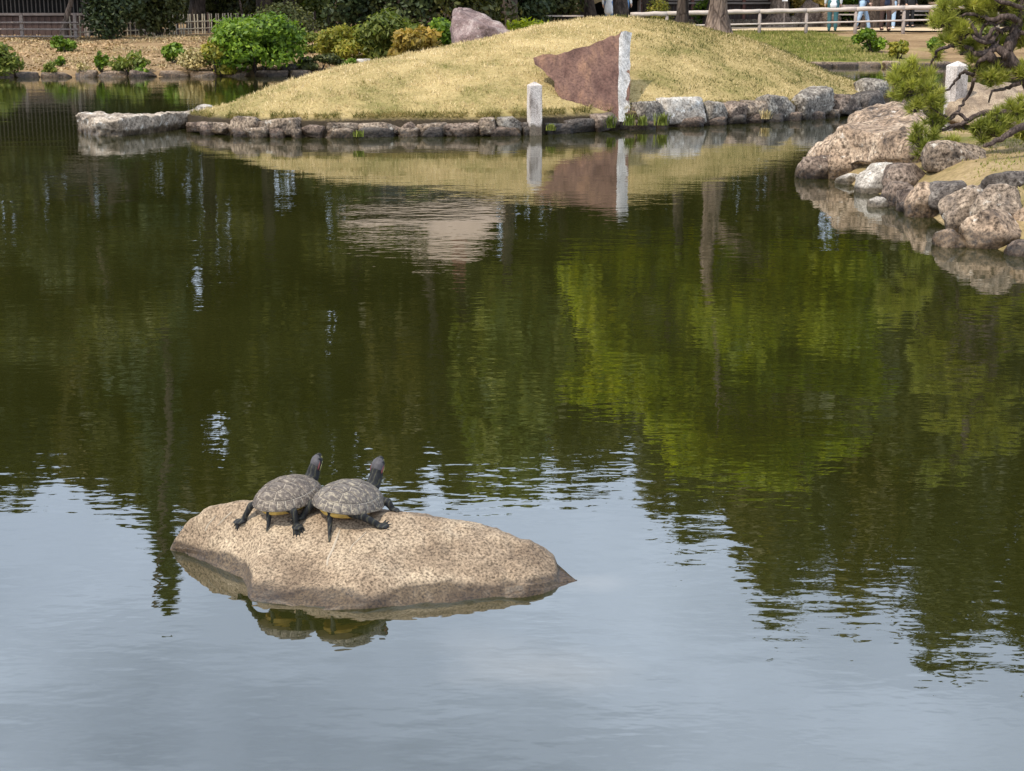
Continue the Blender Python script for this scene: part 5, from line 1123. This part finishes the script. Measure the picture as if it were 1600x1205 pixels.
# ------------------------------------------------------------------ people on the path
def cloth(name, c, rough=.85): return mat_plain(name, c, rough, .12, 14, .25, .01, None)
SKIN = mat_plain('skin', (.50,.32,.23), .6, .06, 20, 0); HAIR = mat_plain('black_hair', (.018,.014,.012), .6, .3, 60, .3)
def person(px, D, label, rz, top, legs_c, shoes_c, h=1.66, step=.0, hem=.84, arms='down', hair='short', coat=False, bag=None):
    p = gd(px, D); o = empty('person', (p.x, p.y, .668 if D > 50 else p.z), label, 'person', 'visitors on the path', rz); k = h/1.7
    def q(x, y, z): return Vector((x*k, y*k, z*k))
    hipL, hipR = q(.095,0,.90), q(-.095,0,.90); kL, kR = q(.10,-step*.55-.02,.49), q(-.10,step*.35,.49); aL, aR = q(.10,-step,.085), q(-.10,step*.9,.085+abs(step)*.14)
    sL, sR = q(.185,0,1.385), q(-.185,0,1.385)
    if arms == 'down': eL, eR, wL, wR = q(.245,.02,1.10), q(-.245,.02,1.10), q(.25,-.05,.86), q(-.25,-.05,.86)
    elif arms == 'swing': eL, eR, wL, wR = q(.23,.09,1.11), q(-.23,-.05,1.11), q(.24,.03,.88), q(-.22,-.20,.92)
    else: eL, eR, wL, wR = q(.25,.03,1.12), q(-.25,.03,1.12), q(.10,-.22,1.10), q(-.10,-.22,1.12)
    nk, hd = q(0,.01,1.44), q(0,-.015,1.575)
    C = [(q(0,0,.92),.135*k,q(0,.0,1.12),.120*k),(q(0,0,1.12),.120*k,q(0,0,1.30),.135*k),(q(-.10,0,1.34),.075*k,q(.10,0,1.34),.075*k),(q(0,.01,1.38),.058*k,nk+Vector((0,0,.06)),.052*k),
         ('e', hd, (.076*k,.094*k,.112*k), None), ('e', hd+q(0,-.10,-.015), (.013,.018,.020), None), ('e', hd+q(.078,.01,-.01), (.012,.02,.03), None), ('e', hd+q(-.078,.01,-.01), (.012,.02,.03), None), ('e', hd+q(0,-.07,-.07), (.04,.03,.035), None)]
    for a, b, c in ((hipL,kL,aL),(hipR,kR,aR)): C += [(a,.088*k,b,.056*k),(b,.056*k,c,.040*k),(c,.040*k,c+q(0,-.12,-.045),.032*k)]
    for a, b, c in ((sL,eL,wL),(sR,eR,wR)): C += [(a,.055*k,b,.042*k),(b,.040*k,c,.028*k)]
    body = remeshed('body', C, .016, SKIN, o, 2)
    T = [(q(0,0,hem+.02),.150*k,q(0,0,1.12),.138*k),(q(0,0,1.12),.138*k,q(0,0,1.30),.150*k),(q(-.11,0,1.35),.082*k,q(.11,0,1.35),.082*k)]
    if coat: T += [(q(.05,0,.62),.15*k,q(0,0,1.0),.15*k),(q(-.05,0,.62),.15*k,q(0,0,1.0),.15*k)]
    for a, b, c in ((sL,eL,wL),(sR,eR,wR)): T += [(a,.070*k,b,.056*k),(b,.056*k,c.lerp(b,.1),.044*k)]
    remeshed('jacket', T, .018, top, o, 3)
    L = [(q(-.04,0,.93),.135*k,q(.04,0,.93),.135*k)]
    for a, b, c in ((hipL,kL,aL),(hipR,kR,aR)): L += [(a,.105*k,b,.075*k),(b,.075*k,c+q(0,0,.03),.066*k)]
    remeshed('trousers', L, .018, legs_c, o, 3)
    for c in (aL, aR): remeshed('shoe', [('e', c+q(0,-.06,-.045), (.046*k,.125*k,.040*k), None), (c+q(0,.01,.01),.050*k,c+q(0,0,-.045),.048*k)], .014, shoes_c, o, 2)
    for s, c, e in ((1,wL,eL),(-1,wR,eR)):                     # palm, four fingers and the thumb
        d = (c-e).normalized(); m = MB(); side = Vector((0,-1,0)) if abs(d.z) > .6 else Vector((0,0,1)); side = (side - d*side.dot(d)).normalized(); nn = d.cross(side)
        m.tube([c, c+d*.045, c+d*.085], [.026,.034,.030], 8)
        for i, ln in enumerate((.055,.07,.075,.062)):
            b = c + d*.082 + side*(.024-.016*i); m.tube([b, b+d*ln*.5+nn*.006*s, b+d*ln*.85+nn*.022*s], [.0095,.0088,.006], 6)
        b = c + d*.03 + side*.03; m.tube([b, b+side*.028+d*.03, b+side*.03+d*.06], [.012,.0105,.007], 6)
        m.build('hand', SKIN, o, True)
    V, F = ico(3); m = MB(); hz = -.10 if hair == 'long' else -.045
    m.put([hd + Vector((v.x*.088*k, v.y*.104*k+.014, v.z*.120*k+.012)) + (Vector((0,.012,-.10)) if hair == 'long' and v.z < -.2 and v.y > 0 else Vector((0,0,0))) for v in V], [f for f in F if all((V[i].y > -.45 + (-V[i].z*.9 if V[i].z < .35 else -.6)) for i in f)]); m.build('hair', HAIR, o, True)
    for s in (-1,1):
        m = MB(); V2, F2 = ico(1); m.put([hd + q(s*.032,-.088,.012) + v*.010 for v in V2], F2); m.build('eye', HAIR, o, True)
    if bag: m = MB(); m.box(q(.24,.02,.78), (.10,.26,.28), 0, .85); m.build('bag', bag, o)
    return o
white, navy, teal, jean, lightjean, black, brown, grey = [cloth(n, c) for n, c in (('white_cloth',(.80,.79,.77)),('navy_cloth',(.03,.04,.075)),('teal_cloth',(.045,.125,.135)),('blue_jeans',(.13,.24,.42)),('pale_jeans',(.33,.45,.58)),('black_cloth',(.015,.015,.017)),('brown_cloth',(.06,.035,.028)),('grey_brown_cloth',(.17,.135,.115)))]
person(1301, 51.4, 'person in a white jacket and teal trousers standing at the log rail', R(175), white, teal, teal, 1.68, .02, .80)
person(1347, 51.6, 'person walking in pale blue jeans and a navy top', R(80), navy, lightjean, black, 1.62, .24, .84, 'swing')
person(1383, 51.5, 'person in dark brown trousers and a navy vest over white sleeves', R(10), navy, brown, brown, 1.72, .05, .86, 'front')
person(1392, 54.6, 'person in a long grey brown coat and pale jeans behind the rail group', R(-20), grey, lightjean, white, 1.62, .06, .80, 'down', 'long', True)
person(1421, 57.0, 'person dressed all in black beside the bench at the right', R(30), black, black, black, 1.66, .03, .82)
person(952, 55.5, 'visitor in a long white shirt standing before the thatched shelter', R(160), white, jean, white, 1.62, .04, .66, 'down', 'short', True)
person(975, 56.0, 'visitor in a white top and bright blue jeans right of the other', R(150), white, jean, black, 1.68, .05, .86)

# ------------------------------------------------------------------ gnarled pine on the right bank
def gnarled_pine():
    D0 = 13.6; rng = np.random.default_rng(77)
    base = PD(1640, 215, D0); base.z = bank_z(base.x, D0); o = empty('gnarled_pine', base, 'low gnarled pine with twisting dark branches and needle tufts on the right bank', 'pine')
    def W3(x, y, dd=0): return PD(x, y, D0+dd) - base
    def br(name, pts, r0, r1, seed, n=9):
        P3 = []
        for i, q in enumerate(pts): P3.append(W3(q[0], q[1], q[2] if len(q) > 2 else .22*noise.noise(Vector((seed*2.3, i*.6, 0)))))
        sp = spline(P3, 5); k = len(sp)
        for i in range(1, k-1): sp[i] = sp[i] + Vector((noise.noise(Vector((i*.5,seed,1))), noise.noise(Vector((i*.5,seed,5))), noise.noise(Vector((i*.5,seed,9)))))*.016
        MB().tube(sp, [r0+(r1-r0)*i/(k-1) for i in range(k)], n, True, .28, seed).build(name, M['bark_pine'], o, True); return sp
    br('trunk', [(1640,222,0),(1632,190,0),(1618,150,.05),(1600,118,.05),(1582,98,0),(1573,82,0),(1583,58,.05),(1591,36,.1),(1597,8,.1),(1588,-35,.1),(1565,-80,0),(1570,-130,.1),(1545,-180,0)], .066, .03, 1, 14)
    br('branch', [(1600,112),(1578,99),(1556,96),(1545,88)], .050, .04, 18, 11)
    br('branch', [(1574,88),(1556,75),(1537,85),(1516,82),(1500,84)], .045, .016, 2)
    br('branch', [(1556,76),(1546,56),(1531,62),(1521,42),(1502,26),(1492,30)], .026, .010, 3)
    br('branch', [(1590,32),(1571,25),(1551,31),(1531,25),(1511,22),(1496,30)], .030, .010, 4)
    br('branch', [(1583,45),(1561,50),(1546,66),(1526,62),(1516,50),(1508,60)], .026, .008, 5)
    br('branch', [(1520,78),(1500,70),(1481,74),(1467,77),(1460,90),(1455,100),(1453,110)], .020, .007, 6)
    br('branch', [(1520,118),(1508,112),(1499,118),(1488,134),(1470,146),(1459,157)], .016, .007, 7)
    br('branch', [(1522,124),(1516,144),(1505,160),(1498,172),(1486,181),(1480,190)], .016, .008, 8)
    br('branch', [(1605,124),(1582,134),(1570,139),(1551,143),(1545,160)], .022, .007, 9)
    br('branch', [(1632,192,0),(1590,178,-.1),(1540,176,-.15),(1510,190,-.2),(1490,197,-.2),(1470,205,-.2),(1455,216,-.2)], .030, .009, 10)
    br('branch', [(1512,188,-.2),(1496,177,-.2),(1486,186,-.2),(1470,178,-.25),(1450,166,-.25)], .016, .006, 11)
    br('branch', [(1540,68),(1552,45),(1565,52),(1558,70),(1570,82)], .018, .012, 12)
    br('branch', [(1530,62),(1536,42),(1548,36),(1560,38),(1575,20)], .016, .010, 13)
    br('branch', [(1595,12),(1565,2),(1530,-8),(1490,-4),(1465,10)], .022, .008, 14)
    br('branch', [(1583,62),(1600,50),(1620,60),(1640,55)], .025, .010, 15)
    br('branch', [(1545,88),(1530,96),(1520,118)], .026, .014, 16)
    br('branch', [(1545,178,-.15),(1560,190,-.2),(1570,200,-.2)], .014, .008, 19)
    br('root', [(1640,196,-.3),(1600,197,-.45),(1577,209,-.55),(1556,221,-.6),(1538,228,-.65)], .042, .016, 17)
    T = [(1418,132,30,26,16,-.1),(1402,122,18,16,6,-.1),(1440,122,22,18,8,-.1),(1455,160,22,18,9,-.2),(1443,215,24,30,14,-.25),(1462,190,20,14,6,-.2),(1555,195,28,24,14,-.2),(1535,205,16,20,6,-.25),(1590,168,20,18,9,-.1),(1550,118,24,18,10,0),(1530,105,14,10,4,0),(1594,112,16,14,7,0),
         (1470,34,20,14,9,0),(1500,52,22,16,10,0),(1478,14,24,14,9,0),(1520,6,30,14,12,.1),(1562,8,34,14,14,.1),(1596,58,16,18,7,.1),(1540,28,20,10,6,.1),(1515,70,16,10,5,.1),(1466,84,10,8,3,0),(1600,25,20,16,7,.1),(1480,60,12,10,4,0),(1485,226,18,14,6,-.3),(1420,102,14,10,4,-.1),(1575,182,24,18,8,-.1),(1602,204,20,16,7,-.2),(1455,238,16,16,6,-.3),(1490,38,22,14,8,0),(1545,4,30,14,10,.1),(1460,140,20,14,6,-.2),(1430,165,18,14,6,-.2),(1528,90,14,10,4,0),(1560,60,14,10,4,.1),
         (1560,-30,40,18,14,.1),(1500,-28,36,16,12,.2),(1620,-40,40,20,14,.1),(1580,-75,46,20,16,.1),(1530,-90,40,18,12,.2),(1630,-110,40,20,12,.1),(1575,-140,40,20,13,.1),(1540,-185,40,18,12,.1),(1630,120,24,24,10,.1),(1640,60,24,20,9,.1)]
    tw = MB()
    for (x, y, rx, ry, ns, dd) in T:
        c = W3(x, y, dd); s = scale_at(base+c); R0 = Vector((rx/s, rx/s*.8, ry/s)); Vs = []; Fs = []; tn = []; n0 = 0
        root = c + Vector((0,0,-R0.z*.75))
        for k in range(int(ns*2.4)):
            d = rng.normal(size=3); d /= np.linalg.norm(d); r = rng.random()**.4; e = c + Vector((d[0]*R0.x*r, d[1]*R0.y*r, d[2]*R0.z*r)); ax = (e-root).normalized()*.6+Vector((0,0,.55)); ax.normalize()
            tw.tube([root.lerp(e,.1), root.lerp(e,.6), e], [.006,.005,.003], 4, False)
            m = 56; L = rng.uniform(.06,.10,m); dirs = np.array(ax)[None,:]*.75 + rng.normal(size=(m,3))*.52; dirs /= np.linalg.norm(dirs,axis=1,keepdims=True)
            st = np.array(e)[None,:] - np.array(ax)[None,:]*rng.random((m,1))*.035; sx = np.cross(dirs, rng.normal(size=(m,3))); sx /= np.linalg.norm(sx,axis=1,keepdims=True); wd = .0044
            Vn = np.stack([st-sx*wd, st+sx*wd, st+dirs*L[:,None]], 1).reshape(-1,3); Vs.append(Vn); Fs.append(np.arange(3*m).reshape(-1,3)+n0); n0 += 3*m; tn.append(np.clip(rng.normal(.5,.22,m)+rng.normal()*.14,0,1))
        link('needle_tuft', fast_mesh('needle_tuft', np.concatenate(Vs), np.concatenate(Fs), M['needle'] if y < 205 or x > 1500 else M['needle'], np.concatenate(tn)), o)
    t = tw.build('twigs', M['bark_pine'], o, True); t['kind'] = 'stuff'
gnarled_pine()
def grass_clump(label, px, py, z, hpx, n, seed, matk='blade_green', y=None):
    rng = np.random.default_rng(seed); p = P(px, py, z); 
    if y: p = PD(px, py, y)
    s = scale_at(p); h = hpx/s; o = empty('grass_clump', p, label, 'grass clump', 'grass clumps on the stone edging'); V = []; F = []; q = 0
    Vv = []; 
    for i in range(n):
        a = rng.uniform(0, 6.28); d = Vector((math.cos(a), math.sin(a), 0)); l = h*rng.uniform(.6,1.15); b = Vector((rng.normal()*.03, rng.normal()*.02, 0)); w = .008; sd = Vector((-d.y, d.x, 0))*w; sp = rng.uniform(.2,.75)
        m = b + d*l*sp*.4 + Vector((0,0,l*.65)); t = b + d*l*sp + Vector((0,0,l*(1-.35*sp)))
        Vv += [b-sd, b+sd, m+sd*.8, m-sd*.8, t, t+sd*.1]; F += [(6*i,6*i+1,6*i+2,6*i+3),(6*i+3,6*i+2,6*i+5,6*i+4)]
    me = fast_mesh('blades', [tuple(v) for v in Vv], F, M[matk], np.random.default_rng(seed).random(len(F))*.4); link('blades', me, o)
grass_clump('tall grass clump at the left foot of the white slab edge', 955, 200, .06, 22, 46, 1)
grass_clump('grass clump between the slab edge and the lichened stones', 983, 196, .08, 20, 40, 2)
grass_clump('green grass clump hanging at the water below the lichened stone', 1003, 196, .06, 18, 46, 3)
grass_clump('green grass clump before the big pale edging stone', 1033, 196, .06, 22, 60, 4)
grass_clump('dull green grass tuft between the two lichened stones on the right edging', 1197, 186, .06, 16, 46, 5, 'blade_dry')
grass_clump('green tuft in the edging left of the granite post', 560, 214, .08, 12, 30, 6)
grass_clump('small green tuft in the edging right of the granite post', 862, 204, .10, 12, 34, 7)
grass_clump('green grass tuft growing at the right edge of the bank stones', 1596, 320, .2, 22, 36, 8)
